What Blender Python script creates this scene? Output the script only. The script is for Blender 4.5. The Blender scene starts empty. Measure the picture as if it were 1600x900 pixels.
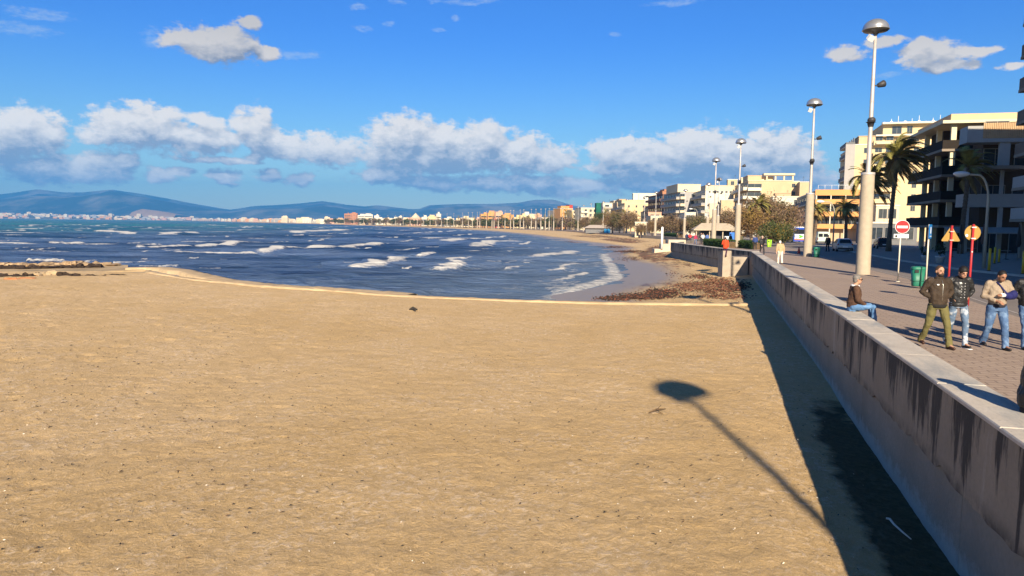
import bpy, bmesh, math, random
import numpy as np
from mathutils import Vector, Matrix, Euler
R = math.radians
scene = bpy.context.scene
COL = scene.collection

# ------------------------------------------------------------------ camera
CAM_Z = 5.0                                   # sea level is z = 0
FPX = 1150.0
PITCH = math.atan(99.7 / FPX); ROLL = R(0.7)
f0 = Vector((0, math.cos(PITCH), -math.sin(PITCH)))
u0 = Vector((0, math.sin(PITCH), math.cos(PITCH)))
r0 = Vector((1, 0, 0))
CR = r0 * math.cos(ROLL) + u0 * math.sin(ROLL)
CU = u0 * math.cos(ROLL) - r0 * math.sin(ROLL)
cam_d = bpy.data.cameras.new('camera')
cam_d.sensor_width = 36.0
cam_d.lens = 36.0 * FPX / 1600.0
cam_d.clip_start = 0.1; cam_d.clip_end = 90000
cam = bpy.data.objects.new('camera', cam_d); COL.objects.link(cam)
m = Matrix.Identity(4)
for i in range(3):
    m[i][0] = CR[i]; m[i][1] = CU[i]; m[i][2] = -f0[i]
m[2][3] = CAM_Z
cam.matrix_world = m
scene.camera = cam

def ray(px, py):
    return f0 * FPX + CR * (px - 800) + CU * (450 - py)
def P(px, py, z):                              # point of the plane z seen at a place of the photo
    d = ray(px, py); t = (z - CAM_Z) / d.z
    return Vector((d.x * t, d.y * t, z))
def Q(px, py, d):                              # point at distance d (world Y) seen at a place of the photo
    r = ray(px, py); t = d / r.y
    return Vector((r.x * t, d, CAM_Z + r.z * t))
def XG(px, d, z):                              # x of the point with column px, distance d, height z
    k = (px - 800) / FPX; zz = z - CAM_Z
    num = k * (f0.y * d + f0.z * zz) - (CR.y * d + CR.z * zz)
    return num / (CR.x - k * f0.x)

# ------------------------------------------------------------------ sun, sky, exposure
SUN_EL = 26.0; SUN_AZ = 1.5
sd = bpy.data.lights.new("sun", "SUN"); sd.energy = 5.0; sd.angle = R(0.53); sd.color = (1.0, 0.86, 0.66)
sun = bpy.data.objects.new('sun', sd); COL.objects.link(sun)
sun.location = (0, -50, 60)
sun.rotation_euler = Vector((-math.sin(R(SUN_AZ))*math.cos(R(SUN_EL)), math.cos(R(SUN_AZ))*math.cos(R(SUN_EL)), -math.sin(R(SUN_EL)))).to_track_quat('-Z', 'Y').to_euler()
scene.view_settings.view_transform = 'Standard'
scene.view_settings.look = 'None'
scene.view_settings.exposure = 0.92
scene.view_settings.gamma = 1.0
world = bpy.data.worlds.new('World'); scene.world = world; world.use_nodes = True
world.cycles.sampling_method = 'MANUAL'; world.cycles.sample_map_resolution = 256

class NT:
    """tiny helper for node graphs"""
    def __init__(s, nt): s.nt = nt
    def n(s, typ, **kw):
        nd = s.nt.nodes.new(typ)
        for k, v in kw.items(): setattr(nd, k, v)
        return nd
    def put(s, nd, idx, val):
        if isinstance(val, bpy.types.NodeSocket): s.nt.links.new(val, nd.inputs[idx])
        elif val is not None: nd.inputs[idx].default_value = val
    def math(s, op, a, b=None, c=None, clamp=False):
        nd = s.n('ShaderNodeMath', operation=op, use_clamp=clamp)
        s.put(nd, 0, a)
        if b is not None: s.put(nd, 1, b)
        if c is not None: s.put(nd, 2, c)
        return nd.outputs[0]
    def vm(s, op, a, b=None):
        nd = s.n('ShaderNodeVectorMath', operation=op)
        s.put(nd, 0, a)
        if b is not None: s.put(nd, 1, b)
        return nd.outputs['Value'] if op in ('LENGTH', 'DOT_PRODUCT', 'DISTANCE') else nd.outputs[0]
    def rng(s, v, a, b, c=0.0, d=1.0, smooth=False):
        nd = s.n('ShaderNodeMapRange')
        if smooth: nd.interpolation_type = 'SMOOTHSTEP'
        s.put(nd, 0, v)
        for i, q in enumerate((a, b, c, d)): s.put(nd, i + 1, q)
        return nd.outputs[0]
    def mix(s, f, a, b, mode='MIX'):
        nd = s.n('ShaderNodeMix', data_type='RGBA', blend_type=mode)
        s.put(nd, 0, f)
        s.put(nd, 6, a if isinstance(a, bpy.types.NodeSocket) else (*a, 1))
        s.put(nd, 7, b if isinstance(b, bpy.types.NodeSocket) else (*b, 1))
        return nd.outputs[2]
    def noise(s, vec, scale=5, detail=4, rough=0.55, dist=0.0, color=False):
        nd = s.n('ShaderNodeTexNoise')
        s.put(nd, 'Vector', vec); s.put(nd, 'Scale', scale); s.put(nd, 'Detail', detail)
        s.put(nd, 'Roughness', rough); s.put(nd, 'Distortion', dist)
        return nd.outputs['Color' if color else 'Fac']
    def scl(s, vec, v): return s.vm('MULTIPLY', vec, v)

def azel(px, py):
    d = ray(px, py).normalized()
    return math.atan2(d.x, d.y), math.asin(d.z)

CLOUDS = [(340,66,64,25),(395,31,18,10),(418,80,25,10),(285,57,27,16),
 (30,200,55,28),(5,222,60,26),(70,207,28,16),(185,202,38,30),(235,200,50,33),(300,212,60,24),(155,216,36,12),(355,215,22,20),
 (395,196,28,26),(415,222,30,22),(450,232,55,22),(510,232,62,24),(405,246,22,6),(232,178,16,12),(325,188,30,10),
 (630,215,55,34),(690,225,60,33),(640,245,75,18),(760,226,52,36),(815,242,62,32),(862,254,40,20),(700,262,100,12),(632,194,14,14),(764,202,14,12),
 (75,266,70,18),(150,264,50,20),(190,256,26,13),(255,276,26,10),(285,268,20,7),(350,276,26,11),(425,272,24,11),(470,279,22,12),
 (600,276,50,12),(680,285,70,13),(800,287,120,14),(900,293,80,15),(640,262,60,10),(350,250,70,5),
 (960,238,45,22),(1000,244,70,30),(1080,232,60,28),(1140,238,80,34),(1200,238,45,36),(1240,250,40,32),(1225,222,30,20),(1100,250,120,30),(700,250,120,24),(1050,264,140,18),(1170,278,110,30),(1030,287,110,14),(1262,290,40,30),(985,220,16,8),(1190,210,14,10),
 (1315,84,28,10),(1385,67,26,6),(1460,86,38,18),(1442,76,18,13),(1510,80,32,6),(1480,104,27,8),(1575,103,16,5)]
WISPS = [(20,40,50,10),(60,20,45,9),(563,45,18,5),(690,47,14,4),(605,36,12,4),(560,12,14,6),(620,4,14,5),(730,2,60,5),(1060,2,50,5),(712,27,8,5),(1395,116,26,5),(470,85,30,8),(235,60,14,14),(960,55,10,4)]

grp = bpy.data.node_groups.new('cloud_field', 'ShaderNodeTree')
grp.interface.new_socket('Vector', in_out='INPUT', socket_type='NodeSocketVector')
grp.interface.new_socket('Field', in_out='OUTPUT', socket_type='NodeSocketFloat')
grp.interface.new_socket('Wisp', in_out='OUTPUT', socket_type='NodeSocketFloat')
g = NT(grp)
gi = g.n('NodeGroupInput'); go = g.n('NodeGroupOutput')
pv = gi.outputs[0]
warp = g.vm('SUBTRACT', g.noise(pv, 14, 4, 0.6, color=True), (0.5, 0.5, 0.5))
pw = g.vm('ADD', pv, g.scl(warp, (0.05, 0.022, 0)))
def env(lst, vec):
    acc = None
    for (cx, cy, rx, ry) in lst:
        a, e = azel(cx, cy)
        q = g.vm('MULTIPLY', g.vm('SUBTRACT', vec, (a, e, 0)), (FPX / rx / 1.12, FPX / ry / 1.12, 0))
        v = g.math('SUBTRACT', 1.0, g.vm('LENGTH', q))
        acc = v if acc is None else g.math('SMOOTH_MAX', acc, v, 0.18)
    return acc
E = g.math('MULTIPLY_ADD', env(CLOUDS, pw), 1.08, 0.02)
n1 = g.noise(g.scl(pv, (1, 1.6, 1)), 46, 9, 0.66)
n2 = g.noise(g.scl(pv, (1, 1.7, 1)), 13, 3, 0.5)
fld = g.math('ADD', g.math('MULTIPLY_ADD', g.math('SUBTRACT', n1, 0.5), 1.9, g.math('MINIMUM', E, 0.75)),
             g.math('MULTIPLY', g.math('SUBTRACT', n2, 0.5), 0.9))
grp.links.new(fld, go.inputs[0])
W_ = env(WISPS, pw)
wf = g.math('MULTIPLY_ADD', g.math('SUBTRACT', g.noise(g.scl(pv, (1, 2.6, 1)), 60, 8, 0.7), 0.5), 2.4, g.math('MINIMUM', W_, 0.5))
grp.links.new(wf, go.inputs[1])

w = NT(world.node_tree); world.node_tree.nodes.clear()
sky = w.n('ShaderNodeTexSky', sky_type='NISHITA')
sky.sun_disc = False; sky.sun_elevation = R(SUN_EL); sky.sun_rotation = R(180-SUN_AZ)
sky.air_density = 1.0; sky.dust_density = 0.3; sky.ozone_density = 3.0; sky.altitude = 0
hs = w.n('ShaderNodeHueSaturation'); hs.inputs['Saturation'].default_value = 1.22; hs.inputs['Value'].default_value = 1.0
w.nt.links.new(sky.outputs[0], hs.inputs['Color'])
tc = w.n('ShaderNodeTexCoord')
sx = w.n('ShaderNodeSeparateXYZ'); w.nt.links.new(tc.outputs['Generated'], sx.inputs[0])
az = w.math('ARCTAN2', sx.outputs[0], sx.outputs[1]); el = w.math('ARCSINE', sx.outputs[2])
cv = w.n('ShaderNodeCombineXYZ'); w.put(cv, 0, az); w.put(cv, 1, el)
def cf(off):
    gn = w.n('ShaderNodeGroup'); gn.node_tree = grp
    w.put(gn, 0, w.vm('ADD', cv.outputs[0], off)); return gn.outputs
f_here = cf((0, 0, 0)); f_up = cf((-0.006, 0.013, 0)); f_up2 = cf((-0.004, 0.034, 0))
alpha = w.rng(f_here[0], -0.08, 0.40, 0, 1, True)
ln = w.math('SUBTRACT', f_here[0], f_up[0])
lit = w.math('ADD', w.rng(ln, -0.45, 0.75, 0.02, 0.90), w.rng(f_up2[0], 0.0, 0.8, 0.30, -0.34))
lit = w.math('MAXIMUM', w.math('MINIMUM', lit, 1.0), 0.0)
ccol = w.vm('SCALE', w.mix(lit, (3.1, 3.0, 3.2), (10.2, 8.9, 7.2)))
w.put(ccol.node, 'Scale', w.rng(el, 0.10, 0.24, 1.25, 0.66))
skyb = w.vm('MULTIPLY', hs.outputs[0], w.mix(w.rng(el, 0.01, 0.26, 0, 1, True), (1.12, 1.18, 1.06), w.mix(w.rng(el, 0.40, 1.1, 0, 1, True), (0.48, 0.77, 1.32), (0.27, 0.40, 0.60))))  # upper sky above the view darkened on purpose, cuts blue fill in the shade
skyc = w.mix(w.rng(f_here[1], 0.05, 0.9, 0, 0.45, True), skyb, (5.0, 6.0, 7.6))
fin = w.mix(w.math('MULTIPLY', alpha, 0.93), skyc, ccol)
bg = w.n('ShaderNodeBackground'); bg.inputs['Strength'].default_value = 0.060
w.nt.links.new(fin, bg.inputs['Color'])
wo = w.n('ShaderNodeOutputWorld'); w.nt.links.new(bg.outputs[0], wo.inputs[0])

# ------------------------------------------------------------------ object helpers
def tag(o, label=None, cat=None, group=None, kind=None):
    if label: o['label'] = label
    if cat: o['category'] = cat
    if group: o['group'] = group
    if kind: o['kind'] = kind
    return o
def empty(name, loc=(0, 0, 0), rz=0.0, label=None, cat=None, group=None):
    o = bpy.data.objects.new(name, None); COL.objects.link(o)
    o.empty_display_size = 0.2
    o.location = loc; o.rotation_euler = (0, 0, rz)
    return tag(o, label, cat, group)
def copy_tree(o, parent=None):
    c = o.copy(); COL.objects.link(c); c.parent = parent
    for ch in list(o.children): copy_tree(ch, c)
    return c
def link(name, me, parent=None, mats=None):
    me.name = name
    o = bpy.data.objects.new(name, me); COL.objects.link(o)
    if mats:
        for mm in mats: me.materials.append(mm)
    if parent: o.parent = parent
    return o

class MB:
    """collects boxes, bars, tubes and lathes for ONE mesh object"""
    def __init__(s): s.v = []; s.f = []; s.m = []; s.sm = []
    def add(s, vs, fs, mi=0, smooth=False):
        b = len(s.v); s.v += [tuple(v) for v in vs]
        for f in fs: s.f.append(tuple(b + i for i in f)); s.m.append(mi); s.sm.append(smooth)
    def box(s, x0, y0, z0, x1, y1, z1, mi=0):
        if x0 > x1: x0, x1 = x1, x0
        if y0 > y1: y0, y1 = y1, y0
        if z0 > z1: z0, z1 = z1, z0
        s.add([(x0,y0,z0),(x1,y0,z0),(x1,y1,z0),(x0,y1,z0),(x0,y0,z1),(x1,y0,z1),(x1,y1,z1),(x0,y1,z1)],
              [(0,3,2,1),(4,5,6,7),(0,1,5,4),(1,2,6,5),(2,3,7,6),(3,0,4,7)], mi)
    def prism(s, poly, z0, z1, mi=0):            # poly: ccw list of (x, y)
        n = len(poly)
        a = sum(poly[i][0]*poly[(i+1)%n][1]-poly[(i+1)%n][0]*poly[i][1] for i in range(n))
        if a < 0: poly = poly[::-1]
        vs = [(x, y, z0) for x, y in poly] + [(x, y, z1) for x, y in poly]
        fs = [tuple(range(n))[::-1], tuple(range(n, 2*n))] + [(i, (i+1) % n, n + (i+1) % n, n + i) for i in range(n)]
        s.add(vs, fs, mi)
    def extr(s, poly, axis, a0, a1, mi=0, smooth=False):  # profile extruded along axis ('x': poly is (y,z); 'y': poly is (x,z))
        n = len(poly)
        if axis == 'x': f = lambda p, a: (a, p[0], p[1])
        else: f = lambda p, a: (p[0], a, p[1])
        vs = [f(p, a0) for p in poly] + [f(p, a1) for p in poly]
        fs = [tuple(range(n)), tuple(range(n, 2*n))[::-1]]
        s.add(vs, fs, mi); b = len(s.v) - 2*n
        for i in range(n):
            s.f.append((b+i, b+n+i, b+n+(i+1) % n, b+(i+1) % n)); s.m.append(mi); s.sm.append(smooth)
    def tube(s, pts, rads, seg=10, mi=0, smooth=True, cap=True, flat=1.0):
        pts = [Vector(p) for p in pts]; n = len(pts)
        if not hasattr(rads, '__len__'): rads = [rads]*n
        rings = []; prev = None
        for i, p in enumerate(pts):
            t = (pts[min(i+1, n-1)] - pts[max(i-1, 0)])
            if t.length < 1e-9: t = Vector((0, 0, 1))
            t.normalize()
            if prev is None:
                a = Vector((1, 0, 0)) if abs(t.x) < 0.9 else Vector((0, 1, 0))
            else: a = prev
            a = (a - t * a.dot(t)).normalized(); prev = a; b = t.cross(a)
            rings.append([p + a*math.cos(2*math.pi*k/seg)*rads[i] + b*math.sin(2*math.pi*k/seg)*rads[i]*flat for k in range(seg)])
        vs = [q for r_ in rings for q in r_]; fs = []
        for i in range(n-1):
            for k in range(seg):
                fs.append((i*seg+k, i*seg+(k+1) % seg, (i+1)*seg+(k+1) % seg, (i+1)*seg+k))
        s.add(vs, fs, mi, smooth)
        if cap:
            b = len(s.v) - n*seg
            s.f.append(tuple(b+k for k in range(seg))[::-1]); s.m.append(mi); s.sm.append(False)
            s.f.append(tuple(b+(n-1)*seg+k for k in range(seg))); s.m.append(mi); s.sm.append(False)
    def lathe(s, prof, seg=24, mi=0, c=(0, 0, 0), smooth=True):   # prof: list (r, z)
        vs = []; fs = []
        for r_, z in prof:
            for k in range(seg):
                a = 2*math.pi*k/seg; vs.append((c[0]+r_*math.cos(a), c[1]+r_*math.sin(a), c[2]+z))
        for i in range(len(prof)-1):
            for k in range(seg):
                fs.append((i*seg+k, i*seg+(k+1) % seg, (i+1)*seg+(k+1) % seg, (i+1)*seg+k))
        s.add(vs, fs, mi, smooth)
    def ball(s, c, r, seg=12, rings=8, mi=0, smooth=True):
        if not hasattr(r, '__len__'): r = (r, r, r)
        vs = [(c[0], c[1], c[2]-r[2])]; fs = []
        for i in range(1, rings):
            t = -math.pi/2 + math.pi*i/rings
            for k in range(seg):
                a = 2*math.pi*k/seg
                vs.append((c[0]+r[0]*math.cos(t)*math.cos(a), c[1]+r[1]*math.cos(t)*math.sin(a), c[2]+r[2]*math.sin(t)))
        vs.append((c[0], c[1], c[2]+r[2])); L = len(vs)-1
        for k in range(seg): fs.append((0, 1+(k+1) % seg, 1+k))
        for i in range(rings-2):
            for k in range(seg): fs.append((1+i*seg+k, 1+i*seg+(k+1) % seg, 1+(i+1)*seg+(k+1) % seg, 1+(i+1)*seg+k))
        for k in range(seg): fs.append((L, 1+(rings-2)*seg+k, 1+(rings-2)*seg+(k+1) % seg))
        s.add(vs, fs, mi, smooth)
    def xform(s, M):
        s.v = [tuple(M @ Vector(v)) for v in s.v]; return s
    def mesh(s, name):
        me = bpy.data.meshes.new(name); me.from_pydata(s.v, [], s.f)
        me.polygons.foreach_set('material_index', s.m); me.polygons.foreach_set('use_smooth', s.sm)
        me.update(); return me
    def build(s, name, mats, parent=None, loc=None):
        if not isinstance(mats, (list, tuple)): mats = [mats]
        o = link(name, s.mesh(name), parent, mats)
        if loc: o.location = loc
        return o

def grid_mesh(name, X, Y, Z, attrs=None, smooth=True):
    """X, Y, Z 2-D arrays -> one sheet"""
    nr, nc = X.shape
    me = bpy.data.meshes.new(name)
    co = np.stack([X, Y, Z], -1).reshape(-1, 3).astype(np.float32)
    me.vertices.add(len(co)); me.vertices.foreach_set('co', co.ravel())
    i = np.arange(nr-1)[:, None]*nc + np.arange(nc-1)[None, :]
    q = np.stack([i, i+1, i+nc+1, i+nc], -1).reshape(-1, 4)
    me.loops.add(q.size); me.loops.foreach_set('vertex_index', q.ravel().astype(np.int32))
    me.polygons.add(len(q)); me.polygons.foreach_set('loop_start', np.arange(0, q.size, 4, dtype=np.int32))
    me.polygons.foreach_set('loop_total', np.full(len(q), 4, dtype=np.int32))
    me.update(calc_edges=True)
    me.polygons.foreach_set('use_smooth', np.full(len(q), smooth))
    if attrs:
        for k, v in attrs.items():
            at = me.attributes.new(k, 'FLOAT', 'POINT'); at.data.foreach_set('value', v.astype(np.float32).ravel())
    me.validate(); me.update()
    if co.shape[0] and me.polygons[0].normal.z < 0: me.flip_normals()
    return me

# value noise in numpy
_rs = np.random.RandomState(7); _T = _rs.rand(512, 512)
def vnoise(x, y):
    xi = np.floor(x).astype(int); yi = np.floor(y).astype(int)
    fx = x - xi; fy = y - yi; fx = fx*fx*(3-2*fx); fy = fy*fy*(3-2*fy)
    a = _T[xi & 511, yi & 511]; b = _T[(xi+1) & 511, yi & 511]; c = _T[xi & 511, (yi+1) & 511]; d = _T[(xi+1) & 511, (yi+1) & 511]
    return (a*(1-fx)+b*fx)*(1-fy)+(c*(1-fx)+d*fx)*fy
def fbm(x, y, o=4):
    s = 0; a = 0.5
    for k in range(o): s = s + a*vnoise(x*2**k+17.3*k, y*2**k+9.1*k); a *= 0.5
    return s/(1-0.5**o)
def sstep(a, b, x):
    t = np.clip((x-a)/(b-a), 0, 1); return t*t*(3-2*t)

# ------------------------------------------------------------------ materials
def new_mat(name):
    mt = bpy.data.materials.new(name); mt.use_nodes = True
    n = NT(mt.node_tree); b = mt.node_tree.nodes['Principled BSDF']
    return mt, n, b
_mc = {}
def mat(name, rgb, rough=0.8, var=0.12, scale=2.0, metal=0.0, bump=0.0, bscale=20, grime=0.0, spec=0.3):
    if name in _mc: return _mc[name]
    mt, n, b = new_mat(name)
    tcd = n.n('ShaderNodeTexCoord').outputs['Object']
    f = n.noise(tcd, scale, 6, 0.6)
    dk = tuple(c*(1-var) for c in rgb); lt = tuple(min(1, c*(1+var)) for c in rgb)
    c = n.mix(n.rng(f, 0.3, 0.7), dk, lt)
    if grime > 0:                               # rain streaks and dirt with a shape of their own
        g2 = n.noise(n.scl(tcd, (1.2, 1.2, 0.12)), 2.2, 5, 0.65)
        c = n.mix(n.rng(g2, 0.5, 0.75, 0, grime), c, tuple(x*0.45 for x in rgb))
    n.put(b, 'Base Color', c); n.put(b, 'Roughness', rough); n.put(b, 'Metallic', metal)
    n.put(b, 'Specular IOR Level', spec)
    if bump > 0:
        bn = n.n('ShaderNodeBump'); n.put(bn, 'Strength', 1.0); n.put(bn, 'Distance', bump)
        n.put(bn, 'Height', n.noise(tcd, bscale, 6, 0.6)); n.put(b, 'Normal', bn.outputs[0])
    _mc[name] = mt; return mt

def G(d):                                       # height of the promenade at distance d
    return 2.5 - 0.75*float(sstep(60, 200, np.array(float(d))))
def Ga(d): return 2.5 - 0.75*sstep(60, 200, d)

# ---- sand
def sand_material(name, near=True):
    mt, n, b = new_mat(name)
    oc = n.n('ShaderNodeTexCoord').outputs['Object']
    big = n.noise(oc, 0.16, 3, 0.55)
    med = n.noise(n.scl(oc, (1, 1.0, 1)), 2.6, 6, 0.68, 0.3)
    fine = n.noise(n.scl(oc, (1, 0.85, 1)), 8, 8, 0.78, 0.6)
    grain = n.noise(oc, 60, 3, 0.8)
    c = n.mix(n.rng(big, 0.35, 0.65), (0.62, 0.412, 0.178), (0.68, 0.468, 0.228))
    c = n.mix(n.rng(med, 0.45, 0.70, 0, 0.5), c, (0.46, 0.30, 0.125))
    # pale dry crusts
    crust = n.math('MULTIPLY', n.rng(fine, 0.50, 0.60), n.rng(n.noise(oc, 0.6, 5, 0.68), 0.44, 0.58))
    c = n.mix(n.math('MULTIPLY', crust, 0.75), c, (0.82, 0.64, 0.44))
    # dark flecks of weed, denser in places
    sp = n.noise(n.scl(oc, (1, 0.6, 1)), 16, 4, 0.75, 0.5)
    dens = n.rng(n.noise(oc, 0.22, 3, 0.6), 0.35, 0.7, 0.70, 0.60)
    fl = n.rng(n.math('SUBTRACT', sp, dens), -0.015, 0.05)
    c = n.mix(n.math('MULTIPLY', fl, 0.8), c, (0.09, 0.065, 0.045))
    c = n.mix(n.rng(grain, 0.45, 0.68, 0.0, 0.45), c, (0.28, 0.18, 0.085))
    c = n.mix(n.rng(n.noise(oc, 34, 3, .7), 0.56, 0.66, 0.0, 0.55), c, (0.80, 0.62, 0.42))
    if not near:
        at = n.n('ShaderNodeAttribute', attribute_name='wet')
        wet = at.outputs['Fac']
        c = n.mix(n.math('MULTIPLY', wet, 0.88), c, (0.25, 0.205, 0.16))
        n.put(b, 'Roughness', n.rng(wet, 0.0, 1.0, 0.9, 0.38))
        weed = n.n('ShaderNodeAttribute', attribute_name='weed').outputs['Fac']
        wn = n.noise(n.scl(oc, (1, 0.35, 1)), 1.3, 6, 0.7)
        wm = n.rng(n.math('ADD', wn, n.math('MULTIPLY', weed, 0.42)), 0.72, 0.84)
        wc = n.mix(n.rng(n.noise(oc, 0.35, 3, 0.6), 0.42, 0.6), (0.065, 0.04, 0.025), (0.21, 0.075, 0.035))
        c = n.mix(n.math('MULTIPLY', wm, 0.85), c, wc)
    else:
        n.put(b, 'Roughness', 0.92)
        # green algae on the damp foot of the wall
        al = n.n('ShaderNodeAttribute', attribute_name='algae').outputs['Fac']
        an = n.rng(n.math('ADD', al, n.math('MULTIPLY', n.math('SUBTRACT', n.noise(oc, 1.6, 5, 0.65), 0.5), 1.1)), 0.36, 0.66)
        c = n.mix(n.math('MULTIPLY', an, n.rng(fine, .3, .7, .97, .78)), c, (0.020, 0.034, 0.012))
    n.put(b, 'Base Color', c); n.put(b, 'Specular IOR Level', 0.25)
    h = n.math('ADD', n.math('MULTIPLY', fine, 0.9), n.math('ADD', n.math('MULTIPLY', med, 0.7), n.math('MULTIPLY', grain, 0.10)))
    bn = n.n('ShaderNodeBump'); n.put(bn, 'Strength', 1.0); n.put(bn, 'Distance', 0.075); n.put(bn, 'Height', h)
    n.put(b, 'Normal', bn.outputs[0])
    return mt
M_sand = sand_material('dry_sand', True); M_beach = sand_material('beach_sand', False)

WALL_D = (P(1183, 399, 2.95) - P(1600, 691, 2.95)); WALL_D.z = 0; WALL_D.normalize()
WALL_A = P(1600, 691, 2.95)
def wallx(y): return WALL_A.x + (y - WALL_A.y) * WALL_D.x / WALL_D.y
W_END = P(1181, 397.5, 2.95)
print('wall dir', WALL_D, 'A', WALL_A, 'end', W_END)

SAND_Z = 0.9
EP = [(-900, 424), (-150, 424), (0, 424), (150, 423.5), (242, 427), (300, 434), (400, 445), (600, 459), (800, 468), (1060, 474.5), (1150, 474), (1240, 473)]
EW = [P(a, b_, SAND_Z) for a, b_ in EP]
ex_ = np.array([p.x for p in EW]); ey_ = np.array([p.y for p in EW])
o_ = np.argsort(ex_); ex_ = ex_[o_]; ey_ = ey_[o_]
def edge_y(x): return np.interp(x, ex_, ey_)
nr, nc = 520, 440
s_ = np.linspace(0, 1, nr)[:, None]
ynom = -14 + 22*sstep(0, .12, s_)*0 + np.where(s_ < .08, s_/.08*18, 18 + 0*s_) - 0
ynom = np.where(s_ < .06, -14 + s_/.06*20, 6 + 44*((s_-.06)/.94)**1.5)
xr = WALL_A.x + (ynom - WALL_A.y)*WALL_D.x/WALL_D.y + 0.3
xl = -(np.abs(ynom)*1.25 + 12)
c_ = np.linspace(0, 1, nc)[None, :]
X = xl + (xr - xl)*c_
frac = (ynom + 14)/64.0
Y = -14 + frac*(edge_y(X) + 14)
X = np.minimum(X, WALL_A.x + (Y - WALL_A.y)*WALL_D.x/WALL_D.y + 0.3)
Z = SAND_Z + 0.05*(fbm(X*.25+50, Y*.25+50, 3)-.5) + 0.05*(fbm(X*1.3+80, Y*1.1+80, 4)-.5) + 0.02*(fbm(X*6, Y*6, 2)-.5)
# foot dents, mostly on the left
fx = np.floor(X*1.1); 
dent = vnoise(X*3.1+5, Y*2.0+9)
Z -= (0.012+.024*sstep(-2, -12, X))*sstep(.66, .90, dent)*sstep(.35, .6, fbm(X*.3+3, Y*.3+7, 2) + .2*sstep(0, -14, X)) - .012*sstep(.6, .9, vnoise(X*6.7+1, Y*5.2+2))
Z += 0.10*sstep(3.5, 0.3, edge_y(X)-Y)*0 
dw = np.abs((X - (WALL_A.x + (Y-WALL_A.y)*WALL_D.x/WALL_D.y))*WALL_D.y)
Z -= 0.16*sstep(2.2, .3, dw)*sstep(22, 14, Y)
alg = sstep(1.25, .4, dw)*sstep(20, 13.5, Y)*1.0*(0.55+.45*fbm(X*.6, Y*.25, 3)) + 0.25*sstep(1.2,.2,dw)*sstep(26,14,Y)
me = grid_mesh('sand', X, Y, Z, {'algae': alg})
tag(link('sand', me, None, [M_sand]), kind='structure')

# ---- beach between waterline and promenade, round the whole bay
SEC = [((2.0,38),(13.5,34),.9),((3.2,51.5),(17.2,50),.9),((10.0,68),(20.0,61.5),.95),((13.0,85),(21.0,80),1.15),((15.3,120),(24,104),1.45),((19.0,140),(31,125),1.4),
 ((21,174),(41,165),1.3),((16,232),(40,222),1.3),((11,290),(40,290),1.3),((6,348),(33,348),1.3),((-5,430),(28,425),1.3),((-18,513),(0,520),1.3),((-40,610),(-26,640),1.3),((-62,722),(-54,775),1.3),
 ((-115,870),(-105,925),1.3),((-178,1027),(-170,1080),1.3),((-300,1330),(-290,1385),1.3),((-440,1690),(-430,1745),1.4),((-765,2250),(-755,2310),1.4),((-1250,3250),(-1240,3310),1.5),
 ((-1900,4600),(-1900,4660),1.5),((-3000,5500),(-3000,5560),1.5),((-5000,5900),(-5000,5960),1.5),((-9000,6100),(-9000,6160),1.5)]
def dens_(col):
    a = np.array([c for c in col], float); out = []
    n_ = len(a)
    for i in range(n_-1):
        p0, p1, p2, p3 = a[max(i-1, 0)], a[i], a[i+1], a[min(i+2, n_-1)]
        m1 = (p2-p0)/2; m2 = (p3-p1)/2
        k = 26 if i < 13 else 6
        for t in np.arange(k)/k:
            out.append((2*t**3-3*t**2+1)*p1+(t**3-2*t**2+t)*m1+(-2*t**3+3*t**2)*p2+(t**3-t**2)*m2)
    out.append(a[-1]); return np.array(out)
SW = dens_([s[0] for s in SEC]); SB = dens_([s[1] for s in SEC]); SZ = dens_([[s[2]] for s in SEC])[:, 0]
tt = np.concatenate([np.linspace(-1.0, 0, 12)[:-1], np.linspace(0, 1.0, 60), [1.04]])[None, :]
X = SW[:, 0:1] + (SB-SW)[:, 0:1]*tt; Y = SW[:, 1:2] + (SB-SW)[:, 1:2]*tt
Lb = np.hypot(*(SB-SW).T)[:, None]
dist = tt*Lb + 1.6*(fbm(X*.12, Y*.05, 3)-.5)*np.clip(tt*4, 0, 1)
Z = np.where(tt < 0, 0.9*tt, SZ[:, None]*np.clip(tt, 0, 1)**0.95)
Z = Z + np.where(tt > .15, 1, 0)*0.10*(fbm(X*.7, Y*.4, 4)-.5)*np.clip((tt-.15)*6, 0, 1)
wet = 1 - sstep(3.0, 7.5, dist + 1.0*(fbm(X*.3+9, Y*.12, 3)-.5)*2)
weed = np.clip(np.exp(-((tt-.50)/.10)**2) + .85*np.exp(-((tt-.72)/.16)**2), 0, 1)*(Y < 300) + .45*(Y >= 300)*np.exp(-((tt-.5)/.12)**2)
weed = weed*np.clip((fbm(X*.08+30, Y*.05, 2)-.25)*2.6, .15, 1) + 0.5*np.exp(-((Y-58)/7)**2)*sstep(7.0, 10, X)*sstep(16.5,14,X)
me = grid_mesh('beach', X, Y, Z, {'wet': wet*np.ones_like(X), 'weed': weed*np.ones_like(X)})
tag(link('beach', me, None, [M_beach]), kind='structure')

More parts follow.
